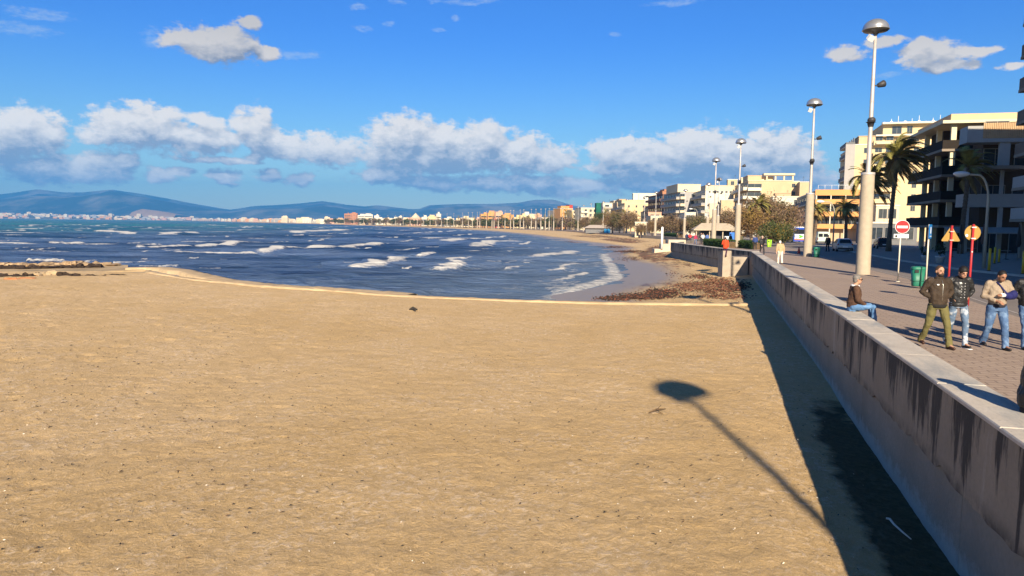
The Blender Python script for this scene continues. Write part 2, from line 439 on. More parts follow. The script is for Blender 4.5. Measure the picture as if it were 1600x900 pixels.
# ---- land behind it, to the foot of the mountains
M_land = mat('dusty_ground', (0.20, 0.165, 0.12), 0.95, 0.3, 0.05)
nS = len(SB); th = np.interp(np.arange(nS), [0, 120, 230, nS-1], [0.03, 0.4, 1.0, 1.45])
OUT = np.stack([np.cos(th), np.sin(th)], 1)
ds = np.array([0, 3, 10, 40, 200, 1000, 4000, 12000, 26000])[None, :]
X = SB[:, 0:1] + OUT[:, 0:1]*ds; Y = SB[:, 1:2] + OUT[:, 1:2]*ds
zz = np.minimum(SZ[:, None], 1.3)*np.ones_like(X); zz = zz + np.where(ds > 1, .1, -.1)
zz = zz + np.where(ds >= 1000, 2.0, 0)*(Y > 3000)
me = grid_mesh('ground', X, Y, zz)
tag(link('ground', me, None, [M_land]), kind='structure')

# ---- promenade, road, pavement (strips that follow the shore)
def strip(name, lefts, rights, dz, material, side=0.5, sub=8, ncross=6):
    a = np.array(lefts, float); c = np.array(rights, float)
    t = np.linspace(0, len(a)-1, (len(a)-1)*sub+1); k = np.arange(len(a))
    A = np.stack([np.interp(t, k, a[:, 0]), np.interp(t, k, a[:, 1])], 1); C = np.stack([np.interp(t, k, c[:, 0]), np.interp(t, k, c[:, 1])], 1)
    u = np.linspace(0, 1, ncross)[None, :]
    X = A[:, 0:1]+(C-A)[:, 0:1]*u; Y = A[:, 1:2]+(C-A)[:, 1:2]*u; Z = Ga(Y)+dz
    # closed skirts down both sides
    X = np.concatenate([X[:, :1], X, X[:, -1:]], 1); Y = np.concatenate([Y[:, :1], Y, Y[:, -1:]], 1)
    Z = np.concatenate([Z[:, :1]-side, Z, Z[:, -1:]-side], 1)
    me = grid_mesh(name, X, Y, Z, smooth=False)
    return tag(link(name, me, None, [material]), kind='structure')

def brick_material():
    mt, n, b = new_mat('promenade_brick')
    oc = n.n('ShaderNodeTexCoord').outputs['Object']
    mp = n.n('ShaderNodeMapping'); n.put(mp, 'Vector', oc); mp.inputs['Rotation'].default_value = (0, 0, R(15.2))
    bk = n.n('ShaderNodeTexBrick'); n.put(bk, 'Vector', mp.outputs[0])
    bk.inputs['Scale'].default_value = 1.0; bk.inputs['Brick Width'].default_value = 0.40; bk.inputs['Row Height'].default_value = 0.20
    bk.inputs['Mortar Size'].default_value = 0.016; bk.inputs['Mortar Smooth'].default_value = 0.3; bk.inputs['Bias'].default_value = -0.1
    bk.inputs['Color1'].default_value = (0.40, 0.30, 0.22, 1); bk.inputs['Color2'].default_value = (0.32, 0.235, 0.175, 1)
    bk.inputs['Mortar'].default_value = (0.17, 0.12, 0.09, 1)
    big = n.noise(oc, 0.35, 5, 0.6); c = n.mix(n.rng(big, 0.3, 0.7, 0, 0.5), bk.outputs['Color'], (0.38, 0.29, 0.22))
    fine = n.noise(oc, 9, 5, 0.7); c = n.mix(n.rng(fine, 0.35, 0.75, 0, 0.4), c, (0.22, 0.15, 0.115))
    # worn darker repair bands
    n.put(b, 'Base Color', c); n.put(b, 'Roughness', 0.85)
    bn = n.n('ShaderNodeBump'); n.put(bn, 'Strength', .6); n.put(bn, 'Distance', 0.01); n.put(bn, 'Height', bk.outputs['Fac']); bn.invert = True
    n.put(b, 'Normal', bn.outputs[0]); return mt
M_brick = brick_material()
def asphalt_material():
    mt, n, b = new_mat('worn_asphalt')
    oc = n.n('ShaderNodeTexCoord').outputs['Object']
    c = n.mix(n.rng(n.noise(oc, 0.25, 5, 0.6), 0.3, 0.7), (0.20, 0.165, 0.14), (0.26, 0.215, 0.18))
    c = n.mix(n.rng(n.noise(oc, 40, 3, 0.7), 0.35, 0.7, 0, 0.5), c, (0.09, 0.08, 0.075))
    n.put(b, 'Base Color', c); n.put(b, 'Roughness', 0.88); return mt
M_asph = asphalt_material()
M_pave = mat('pale_paving', (0.30, 0.26, 0.22), 0.85, 0.15, 1.5, bump=0.004)
M_kerb = mat('kerb_stone', (0.50, 0.45, 0.38), 0.8, 0.15, 3)
PT = 0.55
_q1 = P(1181, 395, 2.95); _q2 = P(1120, 387, 2.95); _q3 = P(1048, 378.5, 2.95)
def inner(y): return (wallx(y) + PT/WALL_D.y, y)
EL = [(1.0, -22), (9.1, 3), (14.7, 21.3), (19.9, 37), (25.5, 60.4), (29.2, 72), (35.6, 95), (40, 110), (47.5, 140), (52.5, 170), (54, 205), (50, 230), (53, 262), (51, 292), (46, 322), (44, 352), (42, 412), (38, 460), (14, 520)]
IL = [inner(-22), inner(3), inner(21.3), inner(37), (_q1.x+.45, _q1.y+.3), (_q2.x+.5, _q2.y), (_q3.x+.5, _q3.y), (26, 112), (35, 142), (40, 168), (42.5, 204), (40, 226), (41.8, 261), (40, 292), (35, 322), (33, 352), (31, 412), (27, 460), (1, 520)]
strip('promenade', IL, EL, 0.0, M_brick, side=2.0)
KL = [(24, -22), (28.3, 3), (28.3, 28), (28.3, 46), (31.5, 61), (36, 76), (42.5, 99), (48, 118), (56, 146), (61, 175), (62.5, 206), (59, 232), (62, 264), (60, 294), (55, 324), (53, 354), (51, 414), (47, 462), (24, 524)]
strip('road', EL, KL, -0.06, M_asph, side=1.5)
FL = [(x+60, y) for x, y in KL]
strip('pavement', KL, FL, 0.05, M_pave, side=1.0)
kb = MB()
for (x0, y0), (x1, y1) in zip(KL[:10], KL[1:11]):
    d_ = Vector((x1-x0, y1-y0, 0)).normalized(); nn = Vector((-d_.y, d_.x, 0))*0.16
    za, zb = G(y0)+.065, G(y1)+.065
    kb.add([(x0+nn.x, y0+nn.y, za-.2), (x1+nn.x, y1+nn.y, zb-.2), (x1+nn.x, y1+nn.y, zb), (x0+nn.x, y0+nn.y, za), (x0-.02, y0, za), (x1-.02, y1, zb)],
           [(0, 1, 2, 3), (3, 2, 5, 4)])
tag(kb.build('kerb', M_kerb), kind='structure')
# painted edge line of the road
pl = MB(); M_paint = mat('road_paint', (0.42, 0.37, 0.32), 0.7, 0.15, 6)
def pline(pts, wd, dz=-0.052):
    for (x0, y0), (x1, y1) in zip(pts, pts[1:]):
        d_ = Vector((x1-x0, y1-y0, 0)).normalized(); nn = Vector((-d_.y, d_.x, 0))*wd/2
        pl.add([(x0+nn.x, y0+nn.y, G(y0)+dz), (x1+nn.x, y1+nn.y, G(y1)+dz), (x1-nn.x, y1-nn.y, G(y1)+dz), (x0-nn.x, y0-nn.y, G(y0)+dz)], [(3, 2, 1, 0)])
pline([(x+.5, y) for x, y in EL[:9]], .07)
pts = [(x+3.9, y) for x, y in EL[:9]]
for i in range(8):
    a_, b_ = Vector((*pts[i], 0)), Vector((*pts[i+1], 0)); L = (b_-a_).length; k = 0
    while k < L-2: p, q = a_.lerp(b_, k/L), a_.lerp(b_, (k+2)/L); pline([(p.x, p.y), (q.x, q.y)], .11); k += 5.5
tag(pl.build('road_marking', M_paint), kind='structure')

# ---- sea
BR = [(215,388,302,386,1),(268,398,402,395,.9),(398,394,602,383,1.0),(160,362,206,366,1.1),(80,381,122,379,.9),(38,409,106,408,1.3),(258,367,300,364,.8),(306,386,372,381,.8),
 (455,364,535,360,.8),(548,416,648,405,1.0),(568,411,612,409,.6),(654,398,684,396,.8),(694,404,724,402,.7),(680,417,722,411,1.0),(732,388,772,381,1.2),(834,402,905,393,.7),(450,369,475,367,.6),
 (365,360,392,359,.5),(600,372,640,370,.6),(700,378,730,375,.7),(640,365,690,362,.6),(20,354,60,353,.5),(70,354,90,353,.5),(100,352,130,351,.5),(140,353,165,351,.5),(300,352,330,352,.4),(230,356,250,355,.5),
 (500,355,560,353,.4),(545,358,600,356,.4),(760,372,800,369,.6),(800,381,840,378,.6),(690,362,735,360,.5),(620,377,650,375,.5),(500,374,520,372,.5),(350,370,372,369,.4),(560,391,590,389,.4),(790,412,830,408,.5),
 (700,368,745,366,.5),(640,358,700,357,.5),(860,420,905,410,.6),(870,437,915,424,.6),(30,368,70,367,.4),(420,378,450,376,.35),(770,393,800,390,.4)]
rows = 1250; cols = 760
yy = np.exp(np.linspace(math.log(30), math.log(9000), rows))[:, None]
aa = np.linspace(R(-56), R(30), cols)[None, :]
X = np.tan(aa)*yy; Y = yy*np.ones_like(X)
cell = yy*0.0046
wx = X + 6*(fbm(X*.03, Y*.03, 2)-.5); wy = Y + 9*(fbm(X*.02+7, Y*.02+3, 3)-.5)
Hh = np.zeros_like(X)
rs = np.random.RandomState(3)
for lam, amp, dirx in ((26,.16,.18),(17,.13,-.1),(11,.10,.3),(7.3,.07,.05),(5.1,.05,-.35),(3.4,.035,.25),(2.3,.022,-.15),(1.5,.013,.4)):
    k = 2*math.pi/lam; fade = sstep(.55, .2, cell/lam)
    gust = (.5 + fbm(X/lam*.12+lam, Y/lam*.2, 2))*1.45
    ph = k*(wx*dirx + wy*math.sqrt(1-dirx**2)) + rs.rand()*6.28 + 2.2*fbm(X/lam*.25+lam, Y/lam*.25, 2)
    sN = np.sin(ph); Hh += amp*gust*fade*(sN + .25*np.sin(2*ph))
# calmer towards the beach
shore = np.interp(Y[:, 0], [30, 52, 68, 120, 174, 232, 348, 513, 722, 1027, 1690, 4600], [0, 3.2, 10, 15.3, 21, 16, 6, -18, -62, -178, -440, -1900])[:, None]
calm = sstep(0, 22, shore - X)
Hh *= .25 + .75*calm
foam = sstep(.36, .62, Hh)*sstep(.50, .64, fbm(X*.05+40, Y*.03, 3))*.8*(Y > 70)
rb = random.Random(4)
for _ in range(150):
    px = rb.uniform(-60, 860); py = 352+70*rb.random()**1.5
    if py > 440 - max(0, px-200)*.0: continue
    pp_ = P(px, py, 0)
    so = np.interp(pp_.y, [30, 52, 68, 120, 174, 232, 348, 513, 722, 1027, 1690, 4600], [0, 3.2, 10, 15.3, 21, 16, 6, -18, -62, -178, -440, -1900])
    if so-pp_.x < 12: continue
    l_ = rb.uniform(10, 46)*(1 if py > 358 else .6); BR.append((px, py, px+l_, py-.03*l_*rb.uniform(-.2, 1.3), rb.uniform(.25, .62)))
BR += [(412,439,560,428,-.8),(540,447,690,431,-.7),(600,452,760,440,-.5),(300,424,420,419,-.5),(690,440,800,426,-.5),(120,399,260,395,-.5)]
for (xa, ya, xb, yb, s) in BR:
    a_ = P(xa, ya, .25); b_ = P(xb, yb, .25)
    if b_.y > 3500 or a_.y > 3500: continue
    dx, dy = b_.x-a_.x, b_.y-a_.y; L = math.hypot(dx, dy); tx, ty = dx/L, dy/L
    dd = (a_.y+b_.y)/2
    ns = s < 0; s = abs(s); big = s > .65
    dg_ = min(1, abs(b_.y-a_.y)/max(8, abs(b_.x-a_.x))/2); Ht = s*(.26 + .0011*min(dd, 400))*(1+.5*dg_); wd = (1.1+1.3*dg_ if big else .8)*max(1, dd/120.)
    lo, hi = min(a_.y, b_.y)-9*wd, max(a_.y, b_.y)+9*wd
    r0, r1 = np.searchsorted(yy[:, 0], [lo, hi]); a0 = min(a_.x/a_.y, b_.x/b_.y)-.05*L/dd-.03; a1 = max(a_.x/a_.y, b_.x/b_.y)+.05*L/dd+.03
    c0, c1 = np.searchsorted(aa[0], [math.atan(a0), math.atan(a1)])
    if r1-r0 < 2 or c1-c0 < 2: continue
    S_ = (slice(r0, r1), slice(c0, c1)); px_, py_ = X[S_]-a_.x, Y[S_]-a_.y
    al_ = (px_*tx + py_*ty)/L; ac = -(-px_*ty + py_*tx)            # ac>0 : camera side
    ac = ac + .9*wd*(fbm(al_*5+xa, al_*0+ya, 3)-.5)*2
    tap = sstep(-.02, .08, al_)*sstep(1.02, .9, al_)
    prof = np.exp(-np.where(ac > 0, (ac/wd)**2, (ac/(wd*2.6))**2))
    rag = .65+.7*fbm(al_*9+ya, ac*.2/wd+xa, 3)
    Hh[S_] *= 1-.6*tap*prof
    Hh[S_] += Ht*tap*prof*rag*(1.15 if big else .8)
    if ns: continue
    foam[S_] = np.maximum(foam[S_], tap*sstep(-.7, .0, ac/wd)*sstep(1.15, .1, ac/wd)*((.70+.35*rag) if big else (.35+.65*rag)*min(.9, s+.3)))
# swash running up the beach on the right, its foam edge following the waterline
off = shore - X
near = (Y < 130)
sw = sstep(-1.2, -.2, off)*sstep(2.2, .4, off + .8*(fbm(X*.5, Y*.3, 3)-.5)*2)*near*sstep(42, 52, Y)
foam = np.maximum(foam, sw*.72)
lace = sstep(.50, .62, fbm(X*.6+3, Y*.35+9, 4))*sstep(14, 1, off)*sstep(-.5, .5, off)*near*.55
foam = np.maximum(foam, lace)
lace2 = sstep(.50, .66, fbm(X*.12+3, Y*.09+9, 4))*sstep(60, 4, off)*.35*(Y < 900)
foam = np.maximum(foam, lace2)
Hh += .16*np.exp(-((off-1.2)/1.2)**2)*near
me = grid_mesh('sea', X, Y, Hh, {'foam': foam, 'off': np.clip(off*np.ones_like(X), -50, 4000)})
mt, n, b = new_mat('sea_water')
oc = n.n('ShaderNodeTexCoord').outputs['Object']
sp_ = n.n('ShaderNodeSeparateXYZ'); n.put(sp_, 0, oc)
offa = n.n('ShaderNodeAttribute', attribute_name='off').outputs['Fac']
ln_ = n.noise(n.scl(oc, (.004, .010, 1)), 1, 4, .6)
tq = n.math('MULTIPLY', n.rng(sp_.outputs[1], 120, 420), n.rng(offa, 60, 260))
tq = n.math('MULTIPLY', tq, n.rng(ln_, .25, .6))
deep = n.mix(n.rng(n.noise(n.scl(oc, (.016, .06, 1)), 1, 5, .65), .42, .58), (.018, .038, .085), (.085, .130, .225))
c = n.mix(tq, deep, (.010, .16, .15))
c = n.mix(n.rng(offa, 34, -2, 0, .55, True), c, (.17, .22, .27))
fo = n.n('ShaderNodeAttribute', attribute_name='foam').outputs['Fac']
fn = n.noise(n.scl(oc, (.7, .8, 1)), 2.0, 8, .8)
ff = n.rng(n.math('ADD', fo, n.math('MULTIPLY', n.math('SUBTRACT', fn, .5), 1.7)), .40, .80)
c = n.mix(ff, c, (.56, .54, .50))
n.put(b, 'Base Color', c); n.put(b, 'Roughness', n.rng(ff, 0, 1, .16, .8)); b.inputs['IOR'].default_value = 1.33
n.put(b, 'Specular IOR Level', 0.42)
bn = n.n('ShaderNodeBump'); n.put(bn, 'Strength', 1.0); n.put(bn, 'Distance', .5)
n.put(bn, 'Height', n.math('ADD', n.noise(n.scl(oc, (.6, 1.1, 1)), .9, 7, .68, .4), n.math('MULTIPLY', n.noise(n.scl(oc, (.12, .28, 1)), .8, 5, .6, .3), 2.2)))
n.put(b, 'Normal', bn.outputs[0])
M_sea = mt
b.inputs['Specular IOR Level'].default_value = 0.0
gl = n.n('ShaderNodeBsdfGlossy'); gl.inputs['Roughness'].default_value = .17; n.put(gl, 'Normal', bn.outputs[0])
fr = n.n('ShaderNodeFresnel'); fr.inputs['IOR'].default_value = 1.33; n.put(fr, 'Normal', bn.outputs[0])
mx = n.n('ShaderNodeMixShader'); n.put(mx, 0, n.math('MULTIPLY', n.math('MULTIPLY', fr.outputs[0], .7), n.math('SUBTRACT', 1.0, ff)))
n.nt.links.new(b.outputs[0], mx.inputs[1]); n.nt.links.new(gl.outputs[0], mx.inputs[2]); n.nt.links.new(mx.outputs[0], mt.node_tree.nodes['Material Output'].inputs[0])
tag(link('sea', me, None, [mt]), kind='structure')
sb = MB(); sb.box(-14000, -400, -6, 2200, 6400, -1.2)
tag(sb.build('seabed', mat('seabed_sand', (.05, .08, .09), .9)), kind='structure')

# ---- mountains
RID = [(-900,300),(-500,302),(-200,296),(0,304),(20,302),(60,296),(100,301),(130,301),(175,296.5),(220,303),(260,310),(300,318),(340,325),(360,328),(400,322),(430,321),(470,318),(505,314.5),(540,320),(570,323),(590,321),(640,327),(655,327),(670,321),(720,319),(770,319),(810,317),(835,312.5),(865,312),(890,320),(930,329),(980,334),(1100,337),(1400,338),(1900,338)]
npx = 520; pxs = np.linspace(-900, 1800, npx)
rp = np.interp(pxs, [a for a, _ in RID], [b_ for _, b_ in RID])
DR = 10500.0
xr_ = np.array([Q(float(p), 340, DR).x for p in pxs]); zr = np.array([Q(float(p), float(q), DR).z for p, q in zip(pxs, rp)])
dep = np.concatenate([np.linspace(6900, DR, 70), np.linspace(DR+120, 13500, 14)])[:, None]
X = xr_[None, :]*dep/DR; Y = dep*np.ones_like(X)
t = (dep-6900)/(DR-6900)
rise = np.where(dep <= DR, np.clip(t, 0, 1)**1.25, np.clip(1-(dep-DR)/3000, 0, 1))
nz = fbm(X/900+11, Y/900, 5); nz2 = 1-np.abs(2*fbm(X/420+3, Y/1500+5, 5)-1)
foot = .42*(.4+fbm(X/1600, X*0+2, 3))*np.exp(-((t-.45)/.22)**2)
Z = zr[None, :]*(rise*(.66+.34*nz2) + foot*(.5+nz)*.75*(1-np.clip((t-.75)*4, 0, 1)))
Z = np.where(np.abs(dep-DR) < 1, zr[None, :], np.minimum(Z, zr[None, :]*(.985))) + 3
mt, n, b = new_mat('mountain_scrub')
oc = n.n('ShaderNodeTexCoord').outputs['Object']
c = n.mix(n.rng(n.noise(n.scl(oc, (.0022, .0012, .004)), 1, 6, .62), .45, .66), (.014, .034, .045), (.21, .19, .16))
n.put(b, 'Base Color', c); n.put(b, 'Roughness', .95); M_mount = mt
tag(link('mountains', grid_mesh('mountains', X, Y, Z), None, [mt]), kind='structure')
# the bare quarry slope above the town
qa = [Q(205, 332, 7200), Q(213, 329, 7200), Q(222, 326.5, 7200), (Q(236, 328.5, 7200)), Q(252, 331, 7200), Q(275, 335, 7200)]
qm = MB(); vs = [(p.x, p.y, p.z) for p in qa] + [(p.x, p.y+260, p.z-8) for p in qa] + [(p.x, p.y-60, 20) for p in qa]
nq = len(qa); qm.add(vs, [(i, i+1, nq+i+1, nq+i) for i in range(nq-1)] + [(2*nq+i, 2*nq+i+1, i+1, i) for i in range(nq-1)], smooth=True)
tag(qm.build('quarry_slope', mat('bare_rock', (.30, .19, .10), .95, .2, .01)), kind='structure')

# ---- haze: one closed box of air
hz = MB(); hz.box(-15000, -500, -8, 16000, 14000, 720)
mt = bpy.data.materials.new('air'); mt.use_nodes = True; mt.node_tree.nodes.clear(); n = NT(mt.node_tree)
pv_ = n.n('ShaderNodeVolumePrincipled'); pv_.inputs['Color'].default_value = (0.09, 0.45, 1.0, 1); pv_.inputs['Density'].default_value = 1.1e-4
pv_.inputs['Anisotropy'].default_value = 0.0
out = n.n('ShaderNodeOutputMaterial'); n.nt.links.new(pv_.outputs[0], out.inputs['Volume'])
hzo = tag(hz.build('haze', mt), kind='stuff')

# ------------------------------------------------------------------ sea walls
def wall_material(name, base, streak=0.8, foot=False):
    mt, n, b = new_mat(name)
    oc = n.n('ShaderNodeTexCoord').outputs['Object']
    c = n.mix(n.rng(n.noise(oc, .8, 6, .62), .32, .68), tuple(x*.72 for x in base), base)
    c = n.mix(n.rng(n.noise(oc, 14, 5, .7), .35, .7, 0, .35), c, tuple(x*.5 for x in base))
    sxyz = n.n('ShaderNodeSeparateXYZ'); n.put(sxyz, 0, oc)
    # rain streaks: thin across the wall, long down it
    s1 = n.noise(n.scl(oc, (1.5, 1.5, .14)), 1.0, 6, .62, .5); s2 = n.noise(n.scl(oc, (.25, .25, .25)), 1, 2, .5)
    s3 = n.noise(n.scl(oc, (8, 8, 1.1)), 1.0, 5, .75)
    k = n.math('ADD', s1, n.math('MULTIPLY', n.math('SUBTRACT', s3, .5), .45))
    k = n.math('ADD', k, n.math('MULTIPLY', n.math('SUBTRACT', s2, .5), .5))
    top = n.rng(sxyz.outputs[2], -1.2, 0.0, -.13, .075)
    if streak > 0:
        c = n.mix(n.math('MULTIPLY', n.rng(n.math('ADD', k, top), .505, .575), streak), c, (.030, .027, .024))
        c = n.mix(n.rng(n.math('SUBTRACT', k, 0), .38, .30, 0, .35), c, (.50, .45, .38))
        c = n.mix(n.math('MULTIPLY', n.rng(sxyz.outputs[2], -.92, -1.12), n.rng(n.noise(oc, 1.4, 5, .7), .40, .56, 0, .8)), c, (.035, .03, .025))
    if foot:
        f = n.math('ADD', sxyz.outputs[2], n.math('MULTIPLY', n.math('SUBTRACT', n.noise(oc, 3.2, 6, .75), .5), .8))
        c = n.mix(n.rng(f, -1.86, -2.06, 0, .7), c, (.40, .39, .37))
    n.put(b, 'Base Color', c); n.put(b, 'Roughness', .9)
    bn = n.n('ShaderNodeBump'); n.put(bn, 'Strength', 1.0); n.put(bn, 'Distance', .012); n.put(bn, 'Height', n.noise(oc, 18, 6, .7))
    n.put(b, 'Normal', bn.outputs[0]); return mt
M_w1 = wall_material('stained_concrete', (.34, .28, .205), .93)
M_w2 = wall_material('lower_concrete', (.27, .25, .21), .0, True)
M_top = mat('worn_coping', (.40, .37, .32), .8, .22, 1.4, bump=.004, grime=.25)
def top_material():
    mt, n, b = new_mat('coping_worn_paint')
    oc = n.n('ShaderNodeTexCoord').outputs['Object']
    c = n.mix(n.rng(n.noise(oc, 2.0, 6, .65), .3, .7), (.46, .40, .32), (.60, .53, .43))
    pn = n.rng(n.noise(n.scl(oc, (.33, 1.3, 1)), 1, 6, .62, .4), .50, .62)
    c = n.mix(n.math('MULTIPLY', pn, .6), c, (.24, .26, .26))
    c = n.mix(n.rng(n.noise(oc, 22, 4, .7), .55, .75, 0, .5), c, (.14, .12, .10))
    n.put(b, 'Base Color', c); n.put(b, 'Roughness', .75)
    bn = n.n('ShaderNodeBump'); n.put(bn, 'Strength', 1.0); n.put(bn, 'Distance', .006); n.put(bn, 'Height', n.noise(oc, 25, 5, .7))
    n.put(b, 'Normal', bn.outputs[0]); return mt
M_top = top_material()
ang = math.atan2(WALL_D.y, WALL_D.x)
def V_(x, y): return Vector((x, y, 0))
def sea_wall(p0, p1, label, top0=2.95, thick=PT, foot=-2.35, up=1.12, tz1=None, seed=1, block=2.4):
    """wall from p0 to p1 (outer face on the left of the travel direction), local X along, local -Y... into the land"""
    d = Vector((p1[0]-p0[0], p1[1]-p0[1], 0)); L = d.length; rz = math.atan2(d.y, d.x)
    root = empty('sea_wall', (p0[0], p0[1], top0), rz, label, 'sea wall')
    rnd = random.Random(seed); sl = ((tz1-top0)/L) if tz1 else 0
    # upper band with a chipped lower edge, slightly proud of the base
    n = max(8, int(L/.22)); rows = [0, -.02, -up*.5, -up*.93, None, None]
    vs = []; fs = []
    for i in range(n+1):
        x = L*i/n; ch = rnd.uniform(-.03, .03) + (.06 if rnd.random() < .12 else 0)
        z = sl*x
        for (yy_, zz_) in ((-thick, z-up), (-thick, z-.052), (.0, z-.052), (.006, z-.20), (.004, z-up*.6), (.0, z-up+ch), (-.088, z-up+ch+.01)):
            vs.append((x, yy_+(rnd.uniform(-.006, .006) if yy_ > -.04 and zz_ < z-.1 else 0), zz_))
    for i in range(n):
        for k in range(6): fs.append((i*7+k, (i+1)*7+k, (i+1)*7+k+1, i*7+k+1))
    mb = MB(); mb.add(vs, fs, 0, False)
    mb.f.append(tuple(range(7))); mb.m.append(0); mb.sm.append(False); mb.f.append(tuple(n*7+k for k in range(7))[::-1]); mb.m.append(0); mb.sm.append(False)
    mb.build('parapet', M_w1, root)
    # base
    mb = MB(); x = 0
    while x < L-.01:
        x1 = min(L, x+6.4); mb.add([(x+.006, -.09, foot-.3), (x1-.006, -.09, foot-.3), (x1-.006, -.09, sl*x1-up+.15), (x+.006, -.09, sl*x-up+.15),
                (x+.006, -thick, foot-.3), (x1-.006, -thick, foot-.3), (x1-.006, -thick, sl*x1-up+.15), (x+.006, -thick, sl*x-up+.15)],
               [(1, 0, 3, 2), (4, 5, 6, 7), (0, 4, 7, 3), (5, 1, 2, 6), (3, 7, 6, 2)]); x = x1
    mb.build('wall_base', M_w2, root)
    # coping blocks
    mb = MB(); x = 0
    while x < L-.05:
        x1 = min(L, x+block+rnd.uniform(-.2, .2)); h = rnd.uniform(-.004, .004); g_ = .007; b_ = .014
        za, zb = sl*x+h, sl*x1+h; xa, xb = x+g_, x1-g_
        ya, yb = -thick-.02, .025
        vs = [(xa, ya, za-.049), (xb, ya, zb-.049), (xb, yb, zb-.049), (xa, yb, za-.049),
              (xa, ya, za-b_), (xb, ya, zb-b_), (xb, yb, zb-b_), (xa, yb, za-b_),
              (xa+b_, ya+b_, za), (xb-b_, ya+b_, zb), (xb-b_, yb-b_, zb), (xa+b_, yb-b_, za)]
        mb.add(vs, [(0, 3, 2, 1), (0, 1, 5, 4), (1, 2, 6, 5), (2, 3, 7, 6), (3, 0, 4, 7), (4, 5, 9, 8), (5, 6, 10, 9), (6, 7, 11, 10), (7, 4, 8, 11), (8, 9, 10, 11)])
        x = x1
    mb.build('coping', M_top, root)
    return root
yA = -22.0; sA = (wallx(yA), yA); yE = P(1134.5, 431, .85).y+.2; sE = (wallx(yE), yE)
sea_wall(sA, sE, 'long stained concrete sea wall running beside the brick promenade down to the sand')
q1 = V_(wallx(yE)+.2, yE+.15); q2 = P(1120, 387, 2.95); q3 = P(1048, 378.5, 2.95)
sea_wall((q1.x, q1.y), (q2.x, q2.y), 'short bend of pale sea wall behind the person in orange', seed=2, foot=-2.0)
sea_wall((q2.x, q2.y+.02), (q3.x, q3.y), 'grey curved sea wall beyond the stair block, ending at the white post', seed=3, foot=-2.0)
M_lw = mat('low_wall_concrete', (.33, .29, .23), .9, .15, 1.5, grime=.3)
lw = [Vector((x-.1, y, 0)) for x, y in IL if 90 < y < 300]
lwo = None
mb = MB()
for a_, b_ in zip(lw, lw[1:]):
    t_ = (b_-a_).normalized(); n_ = Vector((-t_.y, t_.x, 0))*.2; za, zb_ = G(a_.y)+.42, G(b_.y)+.42
    mb.add([tuple(a_-n_+Vector((0, 0, .5))), tuple(b_-n_+Vector((0, 0, .5))), tuple(b_+n_+Vector((0, 0, .5))), tuple(a_+n_+Vector((0, 0, .5))),
            tuple(a_-n_+Vector((0, 0, za))), tuple(b_-n_+Vector((0, 0, zb_))), tuple(b_+n_+Vector((0, 0, zb_))), tuple(a_+n_+Vector((0, 0, za)))],
           [(0, 3, 2, 1), (4, 5, 6, 7), (0, 1, 5, 4), (1, 2, 6, 5), (2, 3, 7, 6), (3, 0, 4, 7)])
tag(mb.build('low_wall', M_lw), 'low grey wall along the back of the beach beyond the white post', 'wall')
# stair block jutting on to the beach
s0 = P(1134, 432, .8); 
def landing():
    a = P(1134.5, 431, .85); d0 = a.y
    xl = a.x; xr = XG(1176, d0, 2.4); dp = 1.5
    root = empty('beach_landing', (xl, d0, .6), 0, 'pale concrete stair landing block jutting from the sea wall onto the beach', 'landing')
    w_ = W_END.x + 1.6 - xl; M = mat('board_marked_concrete', (.37, .31, .235), .88, .16, 2.2, bump=.006, grime=.35)
    mb = MB(); mb.box(.40, 0, -.6, w_, dp, 1.86)
    for z in (.3, .75, 1.2, 1.62): mb.box(.46, -.012, z-.012, w_, 0.0, z+.012)
    mb.build('landing_block', M, root)
    mb = MB(); mb.box(-.34, -.03, -.6, .397, .46, 2.38); mb.build('end_pillar', M, root)
    mb = MB(); mb.box(-.30, .463, -.6, .10, dp, 2.10); mb.build('parapet', M, root)
    mb = MB()
    for k in range(6): mb.box(.40, dp+.003+.32*k, -.6, w_-1.2, dp+.32*(k+1), 1.6-.3*k)
    mb.build('stair', M, root)
    return root
landing()
# low block and white post at the far end of the curved wall
e = P(1029, 391, 1.4)
root = empty('beach_access_block', (e.x-.6, e.y, 1.1), 0, 'low cream concrete steps at the end of the curved wall beside the white post', 'steps')
mb = MB(); mb.box(0, 0, -.3, 3.4, 2.0, .5); mb.box(1.2, .6, .5, 4.6, 2.6, 1.25); mb.box(2.4, 1.6, 1.25, 5.0, 4.0, 1.85)
mb.build('step_block', mat('cream_concrete', (.55, .45, .33), .9, .15, 1.5), root)
e = P(1034, 389, 1.6)
mb = MB(); mb.tube([(0, 0, 0), (0, 0, 3.2)], [.17, .17], 12); mb.tube([(0, 0, 3.2), (0, 0, 3.3)], [.17, .06], 12)
tag(mb.build('shower_post', mat('white_paint', (.78, .77, .74), .5, .05), None, (e.x, e.y, e.z)), 'white round post standing on the beach by the end of the curved wall', 'post')

